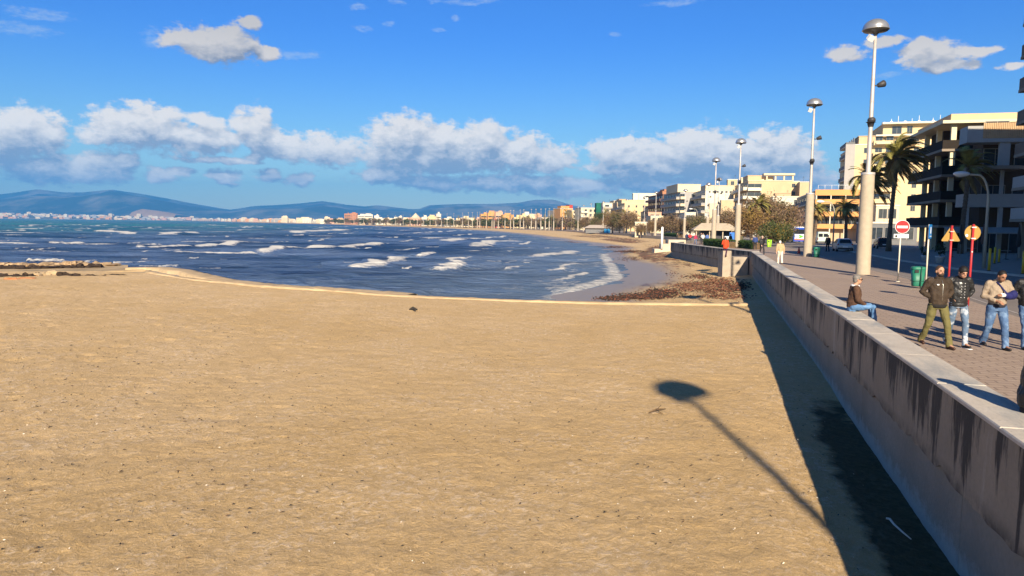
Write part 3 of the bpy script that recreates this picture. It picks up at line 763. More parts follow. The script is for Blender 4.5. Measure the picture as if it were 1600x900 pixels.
# stone edging where the sand platform ends, and the outer shelf
M_lime = mat('pale_limestone', (.46, .335, .19), .9, .25, .9, bump=.02, bscale=6)
def ribbon(name, pts, wd, zt, zb, material, label, cat, seed=1, wob=.10, parent=None):
    rnd = random.Random(seed); P_ = [Vector((p.x, p.y, 0)) for p in pts]; sm = []
    for a_, b_ in zip(P_, P_[1:]):
        k = max(1, int((b_-a_).length/.45)); sm += [a_.lerp(b_, i/k) for i in range(k)]
    sm.append(P_[-1]); vs = []; fs = []
    ph = [rnd.uniform(0, 6) for _ in range(4)]
    for i, p in enumerate(sm):
        t = (sm[min(i+1, len(sm)-1)]-sm[max(i-1, 0)]).normalized(); nrm = Vector((-t.y, t.x, 0))
        a_ = wd*.5*(1+.18*math.sin(i*.31+ph[0])+rnd.uniform(-.12, .12)); b_ = wd*.5*(1+.18*math.sin(i*.23+ph[1])+rnd.uniform(-.12, .12))
        z = zt + wob*.5*math.sin(i*.13+ph[2]) + rnd.uniform(-wob, wob)*.25
        for off, z_ in ((-a_-.1, zb), (-a_, z-.05), (-a_*.6, z), (b_*.6, z+rnd.uniform(-.02, .02)), (b_, z-.05), (b_+.1, zb)):
            vs.append(tuple(p+nrm*off+Vector((0, 0, z_))))
    for i in range(len(sm)-1):
        for k in range(5): fs.append((i*6+k, (i+1)*6+k, (i+1)*6+k+1, i*6+k+1))
    mb = MB(); mb.add(vs, fs, 0, True); mb.f.append((0,1,2,3,4,5)); mb.m.append(0); mb.sm.append(False)
    o = mb.build(name, material, parent)
    if label: tag(o, label, cat)
    return o
inn = [P(a, b_, .95) for a, b_ in [(232,424),(250,428),(300,435.5),(400,446),(500,453),(600,460),(700,465),(800,469),(930,473),(1060,475.5),(1165,475)]]
ribbon('stone_edging', inn, .5, .99, -.2, M_lime, 'long pale stone edging where the dry sand ends above the water', 'edging', 4, .05)
outp = [P(a, b_, .8) for a, b_ in [(196,417.5),(235,417),(262,418.5),(290,424),(320,430.5),(347,437),(400,441),(440,446),(540,454),(640,460.5)]]
ribbon('outer_edging', outp, 1.7, .82, -.6, M_lime, 'second pale stone edge curving round the narrow rock pool', 'edging', 5, .10)
fp = [P(a, b_, .5) for a, b_ in [(150,415.5),(240,418),(290,426),(345,438),(430,446),(640,462)]] + [P(a, b_, .5) for a, b_ in [(640,463),(430,452),(300,440),(235,428),(150,424)]]
mb = MB(); mb.prism([(p.x, p.y) for p in fp], -.8, .5)
tag(mb.build('rock_shelf', mat('shelf_sand', (.42, .31, .18), .9, .25, .5, bump=.02)), kind='structure')
pp = [P(a, b_, .53) for a, b_ in [(233,422),(252,422.5),(275,427),(300,434),(292,437.5),(268,434),(245,428)]]
mb = MB(); mb.add([(p.x, p.y, .53) for p in pp], [tuple(range(len(pp)))])
tag(mb.build('pool_water', M_sea), kind='structure')
# rocks with dark crevices on the left
M_rock = mat('weathered_rock', (.36, .25, .14), .92, .5, .7, bump=.05, bscale=3)
M_drk = mat('black_weed', (.035, .022, .014), .9, .5, 2, bump=.02)
M_red = mat('rusty_stone', (.42, .17, .07), .9, .3, 2)
shelf = [P(a, b_, .5) for a, b_ in [(-400,414),(0,417),(60,415.5),(120,414),(200,416),(200,420),(230,424),(150,426),(0,427),(-400,430)]]
mb = MB(); mb.prism([(p.x, p.y) for p in shelf], -.9, .62)
tag(mb.build('rock_ground', mat('ledge_ground', (.40, .29, .16), .92, .35, .4, bump=.03)), kind='structure')
def rock_bar(name, pxs_, z, wd, hh, material, label, cat, seed, gap=0.0):
    rnd = random.Random(seed); mb = MB()
    for (x0, y0), (x1, y1) in zip(pxs_, pxs_[1:]):
        a_, b_ = P(x0, y0, z), P(x1, y1, z); L = (b_-a_).length; k = 0.0
        while k < L:
            s = rnd.uniform(.25, .9); p = a_.lerp(b_, k/L)
            if rnd.random() > gap:
                b0 = len(mb.v); mb.ball((p.x+rnd.uniform(-.1, .1), p.y+rnd.uniform(-.3, .3), z+hh*.3), (s*.8, wd*rnd.uniform(.4, .7), hh*rnd.uniform(.3, 1.1)), 8, 5, smooth=False)
                for i in range(b0, len(mb.v)):
                    v = mb.v[i]; q = 1+rnd.uniform(-.28, .28)
                    mb.v[i] = (p.x+(v[0]-p.x)*q, p.y+(v[1]-p.y)*q, z+(v[2]-z)*q)
            k += s*.55
    return tag(mb.build(name, material), label, cat)
rock_bar('weed_ridge', [(-260,423),(0,420.5),(60,420),(125,418.5),(160,418)], .6, .7, .28, M_drk, 'upper black strip of weed and driftwood on the rock ledge at far left', 'weed ridge', 1)
rock_bar('rock_ridge', [(-260,418.5),(0,416.5),(60,416),(120,414.5),(175,415.5)], .6, 1.6, .30, M_rock, 'brown rock ridge at the water edge behind the black weed', 'rock ridge', 2)
rock_bar('driftwood_ridge', [(-260,436),(0,434),(38,433.5),(60,432)], .8, .4, .22, M_drk, 'lower dark driftwood heap at the left edge of the sand', 'driftwood', 3, .1)
rock_bar('driftwood_ridge', [(98,432.5),(104,432.5)], .8, .5, .36, M_drk, 'small dark lump between the two driftwood heaps', 'driftwood', 4)
rock_bar('driftwood_ridge', [(112,432.6),(150,432.8),(168,432),(178,431.5),(192,431.5)], .8, .3, .15, M_drk, 'thin dark driftwood line ending in a knob near the rock pool', 'driftwood', 5)
rock_bar('stone_row', [(20,437),(48,436.5)], .85, .35, .13, M_red, 'reddish stones below the lower driftwood heap', 'stones', 6)
rock_bar('stone_row', [(62,432),(92,431)], .8, .7, .30, M_lime, 'pale boulders beside the lower driftwood heap', 'stones', 7)

# scattered bits on the sand, branches, and drifted seaweed
def flakes(name, pts, smin, smax, mats, seed, h=.02, kind='stuff', asp=2.5):
    rs = np.random.RandomState(seed); V = []; F = []; MI = []
    for (x, y, z) in pts:
        s = rs.uniform(smin, smax); a = rs.uniform(0, math.pi); ax = rs.uniform(1, asp)
        ca, sa = math.cos(a)*s*ax, math.sin(a)*s*ax; cb, sb_ = -math.sin(a)*s*.5, math.cos(a)*s*.5
        t = rs.uniform(-h, h); b0 = len(V)
        V += [(x-ca, y-sa, z-.003), (x+cb*rs.uniform(.6, 1.2), y+sb_, z+h*rs.uniform(.3, 1)), (x+ca, y+sa, z+t*.4), (x-cb, y-sb_*rs.uniform(.6, 1.3), z-.003), (x, y, z+h*rs.uniform(.6, 1.6))]
        F += [(b0, b0+3, b0+4), (b0+3, b0+2, b0+4), (b0+2, b0+1, b0+4), (b0+1, b0, b0+4)]; MI += [rs.randint(len(mats))]*4
    me = bpy.data.meshes.new(name); me.from_pydata(V, [], F); me.polygons.foreach_set('material_index', MI); me.update()
    return tag(link(name, me, None, mats), kind=kind)
M_bit = mat('dark_bits', (.035, .03, .025), .9); M_bit2 = mat('brown_bits', (.12, .075, .04), .9); M_shell = mat('shell_bits', (.75, .68, .56), .7)
rs = np.random.RandomState(11); pts = []
while len(pts) < 1500:
    px = rs.uniform(-150, 1350); py = 900-(900-470)*rs.rand()**.6
    p = P(px, py, SAND_Z+.01)
    if p.x > wallx(p.y)-.4 or p.y > edge_y(p.x)-.6: continue
    if rs.rand() > .30 + .8*math.exp(-((px-150)/260)**2-((py-590)/75)**2): continue
    pts.append((p.x, p.y, p.z+.012))
pl_ = [q for q in pts if q[0] < -.35*q[1]]; flakes('beach_litter', pl_[::3], .010, .028, [M_bit, M_bit2], 21, .012)
flakes('beach_litter', pts, .005, .022, [M_bit, M_bit, M_bit2], 1, .010)
pts = [];
while len(pts) < 260:
    px = rs.uniform(-100, 1350); py = rs.uniform(480, 900); p = P(px, py, SAND_Z+.01)
    if p.x > wallx(p.y)-.3: continue
    pts.append((p.x, p.y, p.z+.010))
flakes('shell_scatter', pts, .004, .012, [M_shell], 2, .008)
# seaweed on the beach strand
M_sw1 = mat('seaweed_dark', (.030, .020, .014), .9, .4, 3); M_sw2 = mat('seaweed_red', (.15, .055, .03), .9, .4, 3); M_sw3 = mat('seaweed_tan', (.24, .15, .08), .9, .3, 3)
def weedpatch(lst, n, seed, mats, lo, hi):
    rs = np.random.RandomState(seed); out = []
    for (cx, cy, rx, ry, k) in lst:
        for _ in range(int(n*k)):
            px = cx+rx*rs.randn()*.5; py = cy+ry*rs.randn()*.5
            z = .5 if py > 445 else .9
            if py < 400: z = 1.1
            p = P(px, py, z)
            if p.x > wallx(p.y)-.2 and p.y < 57: continue
            # height of the beach there, from the loft
            i = np.argmin(np.abs(SB[:200, 1]*.5+SW[:200, 1]*.5-p.y)); a_, b_ = SW[i], SB[i]
            tpar = np.clip(((p.x-a_[0])*(b_[0]-a_[0])+(p.y-a_[1])*(b_[1]-a_[1]))/((b_-a_)@(b_-a_)), .02, 1)
            zz_ = SZ[i]*tpar**.95; p = P(px, py, zz_+.03)
            out.append((p.x, p.y, zz_+.03))
    return out
w1 = weedpatch([(1072,412,18,12,.9),(1058,398,22,6,.6),(1095,430,24,6,.5),(1010,463,40,4,1.2),(1035,456,30,5,.6),(1055,415,16,16,.5),(1042,400,14,8,.5),(985,393,26,2,.8),(1150,448,26,9,.5),(990,404,22,4,.25),(960,386,22,1.5,.5),(905,378,22,1.5,.5),(960,466,30,3,.5)], 900, 3, None, 0, 0)
flakes('seaweed', w1, .03, .11, [M_sw1, M_sw1, M_sw2], 5, .05)
w2 = weedpatch([(1110,408,30,7,.7),(1085,398,30,5,.6),(1120,452,34,7,.9),(1060,392,26,4,.5),(1085,447,28,6,1.3),(1120,440,22,6,.8),(1105,415,34,7,.6),(1070,404,26,5,.5),(1040,393,24,4,.4),(1150,424,15,6,.3),(1030,385,18,2,.3),(1130,463,40,4,.4)], 900, 4, None, 0, 0)
flakes('seaweed', w2, .03, .10, [M_sw2, M_sw2, M_sw3, M_sw1], 6, .035)
def twig(segs, label, mt_, name='twig'):
    mb = MB()
    for pts_, r_ in segs: mb.tube([P(a, b_, SAND_Z+.02)+Vector((0, 0, h_)) for a, b_, h_ in pts_], r_, 6)
    return tag(mb.build(name, mt_), label, 'twig')
twig([([(1014,645,0),(1026,643,.05),(1040,641,.03)], [.012,.02,.008]), ([(1024,643,.05),(1036,647,.0)], [.012,.006]), ([(1026,643,.04),(1033,637,.06)], [.01,.005])], 'small dark forked twig on the sand left of the lamp shadow', M_bit2)
def stick_pts(l): return [P(a, b_, SAND_Z-.12)+Vector((0, 0, .06)) for a, b_ in l]
mb = MB(); mb.tube(stick_pts([(1384, 816), (1390, 817), (1396, 825), (1410, 838), (1423, 849)]), [.014, .017, .015, .013, .008], 7)
tag(mb.build('bleached_stick', mat('bleached_wood', (.62, .58, .50), .8)), 'pale bleached stick lying in the dark algae by the wall foot', 'stick')
mb = MB(); mb.tube([P(640, 484, .93), P(645, 482, 1.0), P(652, 484.5, .93)], [.05, .1, .05], 7); mb.tube([P(646, 484, .95), P(649, 486, .93)], [.06, .03], 6)
tag(mb.build('weed_clump', M_bit), 'tiny dark weed clump on the sand near the stone edging', 'clump')

# ------------------------------------------------------------------ promenade lamps
M_conc = mat('lamp_concrete', (.41, .345, .255), .85, .10, 3, bump=.006, bscale=30, grime=.15)
M_steel = mat('galvanised_steel', (.50, .46, .42), .45, .10, 4, metal=.25)
M_dome = mat('brushed_aluminium', (.55, .54, .50), .32, .12, 5, metal=.75)
M_dark = mat('dark_metal', (.045, .043, .045), .5, .2, 5)
M_whitem = mat('white_metal', (.75, .75, .72), .4, .05)
M_dif = mat('dark_diffuser', (.09, .085, .08), .35, .1)
def lamp_parts(root):
    mb = MB(); mb.lathe([(.0, -.3), (.385, -.3), (.375, 0), (.335, 5.42), (.33, 5.5), (0, 5.5)], 28); mb.build('column', M_conc, root)
    mb = MB(); mb.lathe([(.345, 5.38), (.352, 5.39), (.352, 5.52), (.2, 5.54)], 24); mb.build('collar', M_steel, root)
    mb = MB(); mb.lathe([(.13, 5.5), (.125, 6.5), (.095, 10.4), (.075, 12.85), (0, 12.86)], 14)
    for z in (8.1, 9.3, 10.5): mb.lathe([(.125-.006*(z-6), z-.03), (.14-.006*(z-6), z), (.125-.006*(z-6), z+.03)], 12)
    mb.build('pole', M_steel, root)
    d = MB(); prof = [(.0, 13.62)] + [(.66*math.sin(a), 13.08+.54*math.cos(a)) for a in [i*math.pi/2/9 for i in range(1, 10)]] + [(.685, 13.05), (.64, 13.03)]
    d.lathe(prof[::-1], 32); do = d.build('lamp_dome', M_dome, root)
    d = MB(); d.lathe([(.64, 13.035), (.60, 12.98), (.2, 12.93), (.1, 12.80), (0, 12.80)][::-1], 24); d.build('diffuser', M_dif, do)
    f = MB(); f.box(-.15, -.12, -.16, .15, .10, .10); f.box(-.16, -.15, -.17, .16, -.12, .12); f.xform(Matrix.Translation((-.36, -.12, 12.62)) @ Euler((R(35), R(20), 0)).to_matrix().to_4x4())
    f.tube([(-.36, -.05, 12.62), (-.05, 0, 12.72)], .03, 6); f.build('floodlight', M_whitem, root)
    f = MB(); f.tube([(.1, 0, 10.15), (.34, 0, 10.15)], .035, 6); f.lathe([(0, -.18), (.12, -.15), (.17, .1), (.19, .2), (0, .2)], 12)
    b0 = [i for i in range(len(f.v))][-60:]
    Mx = Matrix.Translation((.48, 0, 10.22)) @ Euler((0, R(70), 0)).to_matrix().to_4x4()
    for i in b0: f.v[i] = tuple(Mx @ Vector(f.v[i]))
    f.build('spotlight', M_dark, root)
    f = MB(); f.ball((.02, -.02, 8.32), (.21, .21, .17)); f.lathe([(.26, 8.2), (.2, 8.24), (.13, 7.95)][::-1], 12); f.build('siren_box', M_dark, root)
def simple_lamp_mesh():
    mb = MB(); mb.lathe([(.38, -.8), (.335, 5.45), (0, 5.5)], 10, 0); mb.lathe([(.13, 5.5), (.075, 13.0)], 8, 1)
    mb.lathe(([(.0, 13.62)] + [(.66*math.sin(a), 13.08+.54*math.cos(a)) for a in [i*math.pi/2/5 for i in range(1, 6)]] + [(.0, 13.0)])[::-1], 12, 2)
    mb.ball((.4, 0, 10.2), .15, 6, 4, 3); mb.ball((0, 0, 8.3), .18, 6, 4, 3); return mb
proto = empty('promenade_lamp', (0, 0, 0), 0); lamp_parts(proto)
GL = 'tall dome lamps on concrete columns along the promenade'
LNEAR = [(1348, 40.3, 'nearest big dome lamp on its thick concrete column beside the seated man'),
         (1261.5, 64.5, 'second dome lamp, its ringed concrete column next to the small green bin'),
         (1151.5, 93, 'third dome lamp from the right, column rising behind the person in orange'),
         (1114.5, 117, 'fourth dome lamp from the right, standing left of the hedge by the kiosk'),
         (1120.5, 159, 'dome lamp just behind and right of the fourth one, half hidden by it'),
         (1104.5, 176, 'slim dome lamp whose column stands just left of the kiosk roof'),
         (1068.8, 206, 'dome lamp above the near end of the curved sea wall')]
L1 = Vector((XG(1347.5, 39.4, 2.5), 39.4, 0))
step = Vector((WALL_D.x, WALL_D.y, 0))*25.2
OFFL = [L1-step*1.0, Vector((5.05, -12.0, 0)), Vector((-1.5, -33, 0))]
first = True
for px, d, lab in LNEAR:
    o = proto if first else copy_tree(proto); first = False
    o.location = (XG(px, d, G(d)), d, G(d)); o.rotation_euler.z = R(random.Random(px).uniform(-12, 12))
    tag(o, lab, 'lamp', GL)
for i, v in enumerate(OFFL[:2]):
    o = copy_tree(proto); o.location = (v.x, v.y, 2.5); o.rotation_euler.z = R(-60)
    if i == 1:
        for ch in list(o.children):
            if ch.name.split('.')[0] in ('spotlight', 'siren_box'): bpy.data.objects.remove(ch)
    tag(o, ['dome lamp outside the right edge, casting the shadow bar across the bricks', 'dome lamp behind the viewer whose shadow falls on the sand'][i], 'lamp', GL)
smesh = simple_lamp_mesh().mesh('far_lamp')
for mm in (M_conc, M_steel, M_dome, M_dark): smesh.materials.append(mm)
LFAR = [(1023.5,223,'slender far lamp beside the white kiosk, left of the balconied block'),(1006,260,'far lamp in front of the yellow gabled block'),(978.6,290,'far lamp in front of the pale shuttered block with shrubs'),
 (942,320,'far lamp standing right of the green scaffold net'),(923,350,'far lamp standing left of the green scaffold net'),(911.5,382,'far lamp in front of the low beach bar roof'),(903,412,'far lamp left of the beach bar roof'),(878.5,450,'far lamp in front of the orange stepped hotel')]
for px, d, lab in LFAR:
    o = bpy.data.objects.new('promenade_lamp', smesh); COL.objects.link(o); o.location = (XG(px, d, G(d)), d, G(d)); tag(o, lab, 'lamp', GL)
pxs_far = [865, 858, 852, 844.9, 837, 830, 818, 812.7, 802.5, 797.6, 789, 778.6, 772, 768.7, 760, 749.7, 745.8, 738, 731.7, 722.5, 709, 698.5, 690, 681, 672, 662, 652, 641, 630, 618, 606, 594, 581, 568, 553, 538]
for i, px in enumerate(pxs_far):
    d = float(np.interp(px, [500, 538, 600, 650, 699, 720, 745, 779, 812, 845, 865], [1700, 1350, 1060, 900, 780, 715, 645, 575, 520, 480, 462]))
    o = bpy.data.objects.new('promenade_lamp', smesh); COL.objects.link(o); o.location = (XG(px, d, 1.75), d, 1.75)
    tag(o, 'one of the tiny lamps along the distant bay left of the orange stepped hotel', 'lamp', 'tiny lamps along the distant beach')

# ------------------------------------------------------------------ signs, bins, street lamps
M_pole = mat('cream_pole', (.68, .62, .48), .5, .08); M_redp = mat('red_pole', (.42, .03, .035), .45, .1); M_red_s = mat('sign_red', (.70, .02, .025), .35, .03)
M_white = mat('sign_white', (.80, .80, .78), .35, .03); M_black = mat('black_ink', (.02, .02, .02), .5); M_back = mat('sign_back', (.36, .215, .05), .5, .1, metal=.1); M_blue = mat('sign_blue', (.02, .20, .55), .4, .05)
def disc(r_, y0, y1, mi, seg=36):
    mb = MB(); vs = [(r_*math.cos(2*math.pi*k/seg), y0, r_*math.sin(2*math.pi*k/seg)) for k in range(seg)] + [(r_*math.cos(2*math.pi*k/seg), y1, r_*math.sin(2*math.pi*k/seg)) for k in range(seg)]
    mb.add(vs, [tuple(range(seg)), tuple(range(seg, 2*seg))[::-1]] + [(k, seg+k, seg+(k+1) % seg, (k+1) % seg) for k in range(seg)], mi); return mb
# no entry sign, facing the viewer
p = P(1402.5, 440, 2.5)
root = empty('no_entry_sign', p, R(-14), 'red round no entry sign with white plate below on a cream pole', 'road sign')
mb = MB(); mb.tube([(0, 0, -.05), (0.02, 0, 2.9)], .033, 10); mb.lathe([(.11, 0), (.11, .012), (.05, .03), (0, .03)][::-1][::-1], 12); mb.build('pole', M_pole, root)
d = disc(.315, -.06, -.045, 0); d.xform(Matrix.Translation((.06, 0, 2.60))); o = d.build('sign_disc', M_white, root)
d2 = disc(.295, -.066, -.0605, 0); d2.xform(Matrix.Translation((.06, 0, 2.60))); d2.build('red_field', M_red_s, o)
d3 = MB(); d3.box(-.17, -.071, 2.54, .29, -.0665, 2.65); d3.build('white_bar', M_white, o)
pt = MB(); pt.box(-.29, -.058, 2.07, .35, -.046, 2.26); o = pt.build('sign_plate', M_white, root)
tk = MB(); tk.box(-.23, -.062, 2.11, -.14, -.0585, 2.21); tk.box(-.25, -.062, 2.10, -.12, -.0585, 2.125)
for k, l_ in enumerate((.05, .03, .06, .04, .05, .04)): tk.box(-.08+.065*k, -.062, 2.155, -.08+.065*k+l_, -.0585, 2.175)
tk.build('plate_text', M_black, o)
# blue sign seen almost edge-on
p = P(1446.5, 443, 2.5)
root = empty('blue_sign', p, R(52), 'narrow blue sign seen nearly edge-on atop a cream pole', 'road sign')
mb = MB(); mb.tube([(0, 0, -.05), (0, 0, 2.72)], .036, 10); mb.build('pole', M_pole, root)
mb = MB(); mb.box(-.30, -.075, 2.08, .30, -.045, 2.72, 0); o = mb.build('sign_panel', M_blue, root)
mb = MB(); mb.box(-.1, -.081, 2.3, .1, -.0755, 2.6); mb.box(-.22, -.081, 2.16, .22, -.0755, 2.2); mb.build('sign_symbol', M_white, o)
# warning triangle seen from behind
p = P(1481, 452, 2.5)
root = empty('warning_sign', p, R(-6), 'triangular sign seen from behind on a red pole above two walking men', 'road sign')
mb = MB(); mb.tube([(0, 0, -.05), (.01, 0, 2.62)], .043, 10); mb.build('pole', M_redp, root)
tri = [(-.37, 2.05), (-.34, 2.01), (.34, 2.01), (.37, 2.05), (.025, 2.63), (-.025, 2.63)]
mb = MB(); mb.extr([(x+.01, z) for x, z in tri], 'y', .055, .05); o = mb.build('sign_panel', M_back, root)
for z in (2.06, 2.42): mb = MB(); mb.box(-.07, -.05, z-.018, .09, .055, z+.018); mb.build('clamp', M_steel, root)
mb = MB(); mb.lathe([(.0, 0), (.055, .0), (.055, .03), (0, .05)], 10, c=(.01, 0, 2.62)); mb.build('pole_cap', M_redp, root)
# round sign from behind
p = P(1512, 478, 2.5)
root = empty('round_sign', p, R(-6), 'round tan-backed sign seen from behind on a red pole', 'road sign')
mb = MB(); mb.tube([(0, 0, -.05), (.02, 0, 2.68)], .036, 10); mb.build('pole', M_redp, root)
d = disc(.25, .05, .065, 0); d.xform(Matrix.Translation((.03, 0, 2.40))); o = d.build('sign_disc', M_back, root)
for z in (2.22, 2.58): mb = MB(); mb.box(-.04, -.045, z-.016, .09, .05, z+.016); mb.build('clamp', M_whitem, root)
mb = MB(); mb.ball((.01, -.03, 1.78), .026, 8, 6); mb.build('sticker', M_whitem, root)
mb = MB(); mb.ball((-.15, .045, 2.31), (.05, .012, .05), 8, 6); mb.build('sticker', M_white, o)

# litter bins
M_green = mat('bin_green', (.02, .16, .10), .45, .12, 4); M_green2 = mat('bin_green_dark', (.012, .08, .055), .5, .1)
def litter_bin(label, p, rz, s=1.0, mt_=None):
    root = empty('litter_bin', p, rz, label, 'litter bin', 'plastic litter bins on the promenade')
    w_ = .27*s; prof = [(-w_*.80, .10*s), (w_*.80, .10*s), (w_, .80*s), (w_*1.02, .86*s), (-w_*1.02, .86*s), (-w_, .80*s)]
    mb = MB(); n = 14
    def ring(rx, ry, z): return [(rx*(1 if abs(math.cos(a)) > .3 else .96)*math.copysign(abs(math.cos(a))**.6, math.cos(a)), ry*math.copysign(abs(math.sin(a))**.6, math.sin(a)), z) for a in [2*math.pi*k/20 for k in range(20)]]
    rr = [(.21*s, .17*s, .08*s), (.22*s, .18*s, .12*s), (.265*s, .205*s, .80*s)]
    vs = []; [vs.extend(ring(*r_)) for r_ in rr]; fs = []
    for i in range(2):
        for k in range(20): fs.append((i*20+k, i*20+(k+1) % 20, (i+1)*20+(k+1) % 20, (i+1)*20+k))
    fs.append(tuple(range(20))[::-1]); fs.append(tuple(40+k for k in range(20))); mb.add(vs, fs, 0, True)
    mb.build('bin_body', mt_ or M_green, root)
    mb = MB(); vs = []; [vs.extend(ring(*r_)) for r_ in [(.28*s, .22*s, .80*s), (.285*s, .225*s, .86*s), (.25*s, .20*s, .91*s), (.12*s, .1*s, .925*s)]]; fs = []
    for i in range(3):
        for k in range(20): fs.append((i*20+k, i*20+(k+1) % 20, (i+1)*20+(k+1) % 20, (i+1)*20+k))
    fs.append(tuple(60+k for k in range(20))); mb.add(vs, fs, 0, True); mb.build('lid', mt_ or M_green, root)
    mb = MB(); mb.box(-.20*s, -.216*s, .66*s, -.05*s, -.19*s, .78*s); mb.build('slot', M_black, root)
    mb = MB(); mb.box(-.235*s, -.20*s, .30*s, .235*s, .20*s, .318*s); mb.build('band', M_green2, root)
    mb = MB(); mb.tube([(.03*s, -.24*s, 0), (.05*s, -.24*s, .95*s)], .025*s, 8); mb.build('post', M_green2, root)
    return root
litter_bin('large green litter bin between the no entry sign and the blue sign', P(1433, 450, 2.5), R(-8), 1.0)
litter_bin('small green litter bin right of the second concrete lamp column', P(1275.5, 403, 2.45), 0, 1.0)
litter_bin('bright lime litter bin beside the hedge near the person in black', P(1201.5, 387, 2.3), 0, 1.15, mat('lime_plastic', (.35, .65, .03), .5))
# curved street lamps
def street_lamp(label, base, h, reach, rz):
    root = empty('street_lamp', base, rz, label, 'street lamp', 'arched street lamps beside the road')
    mb = MB(); pts_ = [(0, 0, 0), (0, 0, h*.72)]
    for k in range(1, 9):
        a = k/8*math.pi/2; pts_.append((-reach*.55*(1-math.cos(a)), 0, h*.72+h*.28*math.sin(a)))
    pts_.append((-reach, 0, h+.03)); mb.tube(pts_, [.11, .085]+[.065]*9, 10); mb.build('pole', mat('greenish_pole', (.38, .36, .28), .5, .1), root)
    mb = MB(); b0 = 0; mb.ball((-reach-.45, 0, h+.06), (.55, .20, .17), 14, 8); mb.build('lamp_head', M_whitem, root)
    mb = MB(); mb.ball((-reach-.5, 0, h-.02), (.36, .15, .13), 12, 6); mb.build('lamp_glass', mat('lamp_glass', (.6, .62, .6), .15), root)
    return root
p = Q(1541, 360, 47); street_lamp('white-headed arched street lamp over the dark shop fronts', (p.x, 47, 2.55), 5.9, 1.35, R(0))
p = Q(1392, 360, 84); street_lamp('arched street lamp against the yellow wall right of the nearest column', (p.x, 84, 2.5), 6.2, 1.6, 0)
p = Q(1301.5, 380, 100); street_lamp('slim street lamp in front of the orange hotel near the car', (p.x, 100, 2.3), 6.2, 1.5, 0)
p = Q(1089, 380, 210); street_lamp('small arched street lamp above the brown trees left of the kiosk', (p.x, 210, 1.9), 8.0, 1.6, 0)

# ------------------------------------------------------------------ buildings
M_glass = mat('window_glass', (.035, .045, .055), .12, .3, 1.5, spec=.6)
M_dglass = mat('dark_glazing', (.018, .020, .024), .2, .3, 1.5, spec=.5)
M_frame = mat('window_frame', (.30, .28, .25), .6, .1)
M_rail = mat('dark_rail', (.030, .024, .019), .85, .1, spec=.1)
M_shut = mat('roller_shutter', (.50, .47, .40), .6, .08)
M_tile = mat('roof_terrace', (.34, .24, .18), .85, .2)
def wallm(rgb, key): return mat('render_'+key, rgb, .85, .07, .35, grime=.12)
WM = {'yellow': wallm((.66,.50,.27),'yellow'), 'cream': wallm((.64,.53,.35),'cream'), 'white': wallm((.66,.60,.47),'white'), 'beige': wallm((.56,.41,.24),'beige'),
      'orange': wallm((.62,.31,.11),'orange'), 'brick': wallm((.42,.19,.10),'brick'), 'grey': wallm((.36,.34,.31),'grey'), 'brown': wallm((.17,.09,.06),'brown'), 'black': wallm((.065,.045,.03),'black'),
      'tan': wallm((.50,.36,.22),'tan'), 'pink': wallm((.60,.36,.24),'pink'), 'dgrey': wallm((.16,.16,.16),'dgrey'), 'red': wallm((.42,.06,.04),'red')}
_wm = {}
def window_mesh(wd, ht, face):
    k = (round(wd, 2), round(ht, 2), face)
    if k in _wm: return _wm[k]
    fr = MB(); pn = MB(); t = .07
    def bx(mb, a0, z0, a1, z1, o0, o1):
        if face == 'front': mb.box(a0, -o1, z0, a1, -o0, z1)
        else: mb.box(-o1, a0, z0, -o0, a1, z1)
    bx(fr, -wd/2-t, ht, wd/2+t, ht+t, .004, .07); bx(fr, -wd/2-t-.05, -t, wd/2+t+.05, 0, .004, .11)
    bx(fr, -wd/2-t, 0, -wd/2, ht, .004, .07); bx(fr, wd/2, 0, wd/2+t, ht, .004, .07); bx(fr, -.03, 0, .03, ht, .02, .06)
    bx(pn, -wd/2, 0, wd/2, ht, .004, .03)
    a = fr.mesh('window'); a.materials.append(M_frame); b_ = pn.mesh('pane'); b_.materials.append(M_glass)
    _wm[k] = (a, b_); return _wm[k]
def window(root, loc, wd, ht, face='front'):
    a, b_ = window_mesh(wd, ht, face)
    o = bpy.data.objects.new('window', a); COL.objects.link(o); o.parent = root; o.location = loc
    c = bpy.data.objects.new('pane', b_); COL.objects.link(c); c.parent = o
    return o
_bm = {}
def balcony(root, y0, y1, z, dep, slabm, par, face='sea', ph=1.0, x0=0):
    """par: material of the parapet, or 'rail'"""
    mb = MB()
    L = y1-y0
    key = (round(L, 2), round(dep, 2), slabm.name, par if isinstance(par, str) else par.name, face, ph)
    if key not in _bm:
        def bx(a0, o0, z0, a1, o1, z1, mi=0):
            if face == 'sea': mb.box(-o1, a0, z0, -o0, a1, z1, mi)
            else: mb.box(a0, -o1, z0, a1, -o0, z1, mi)
        bx(0, .003, -.16, L, dep, .06, 0)
        if par == 'rail':
            bx(0, dep-.06, .98, L, dep-.02, 1.03, 1); bx(0, dep-.05, .10, L, dep-.03, .14, 1)
            k = 0.0
            while k < L: bx(k, dep-.05, .14, k+.03, dep-.03, .98, 1); k += .14 if L < 14 else .22
            bx(0, .003, .98, .04, dep-.06, 1.03, 1); bx(0, .003, .1, .03, dep-.06, .98, 1)
        else:
            bx(0, dep-.12, .063, L, dep, ph, 1); bx(0.0, .003, .063, .1, dep-.123, ph, 1); bx(L-.1, .003, .063, L, dep-.123, ph, 1)
        me = mb.mesh('balcony'); me.materials.append(slabm); me.materials.append(M_rail if par == 'rail' else par); _bm[key] = me
    o = bpy.data.objects.new('balcony', _bm[key]); COL.objects.link(o); o.parent = root
    o.location = (x0, y0, z) if face == 'sea' else (y0, x0, z)
    return o
def ztop(px, py, d): return Q(px, py, d).z
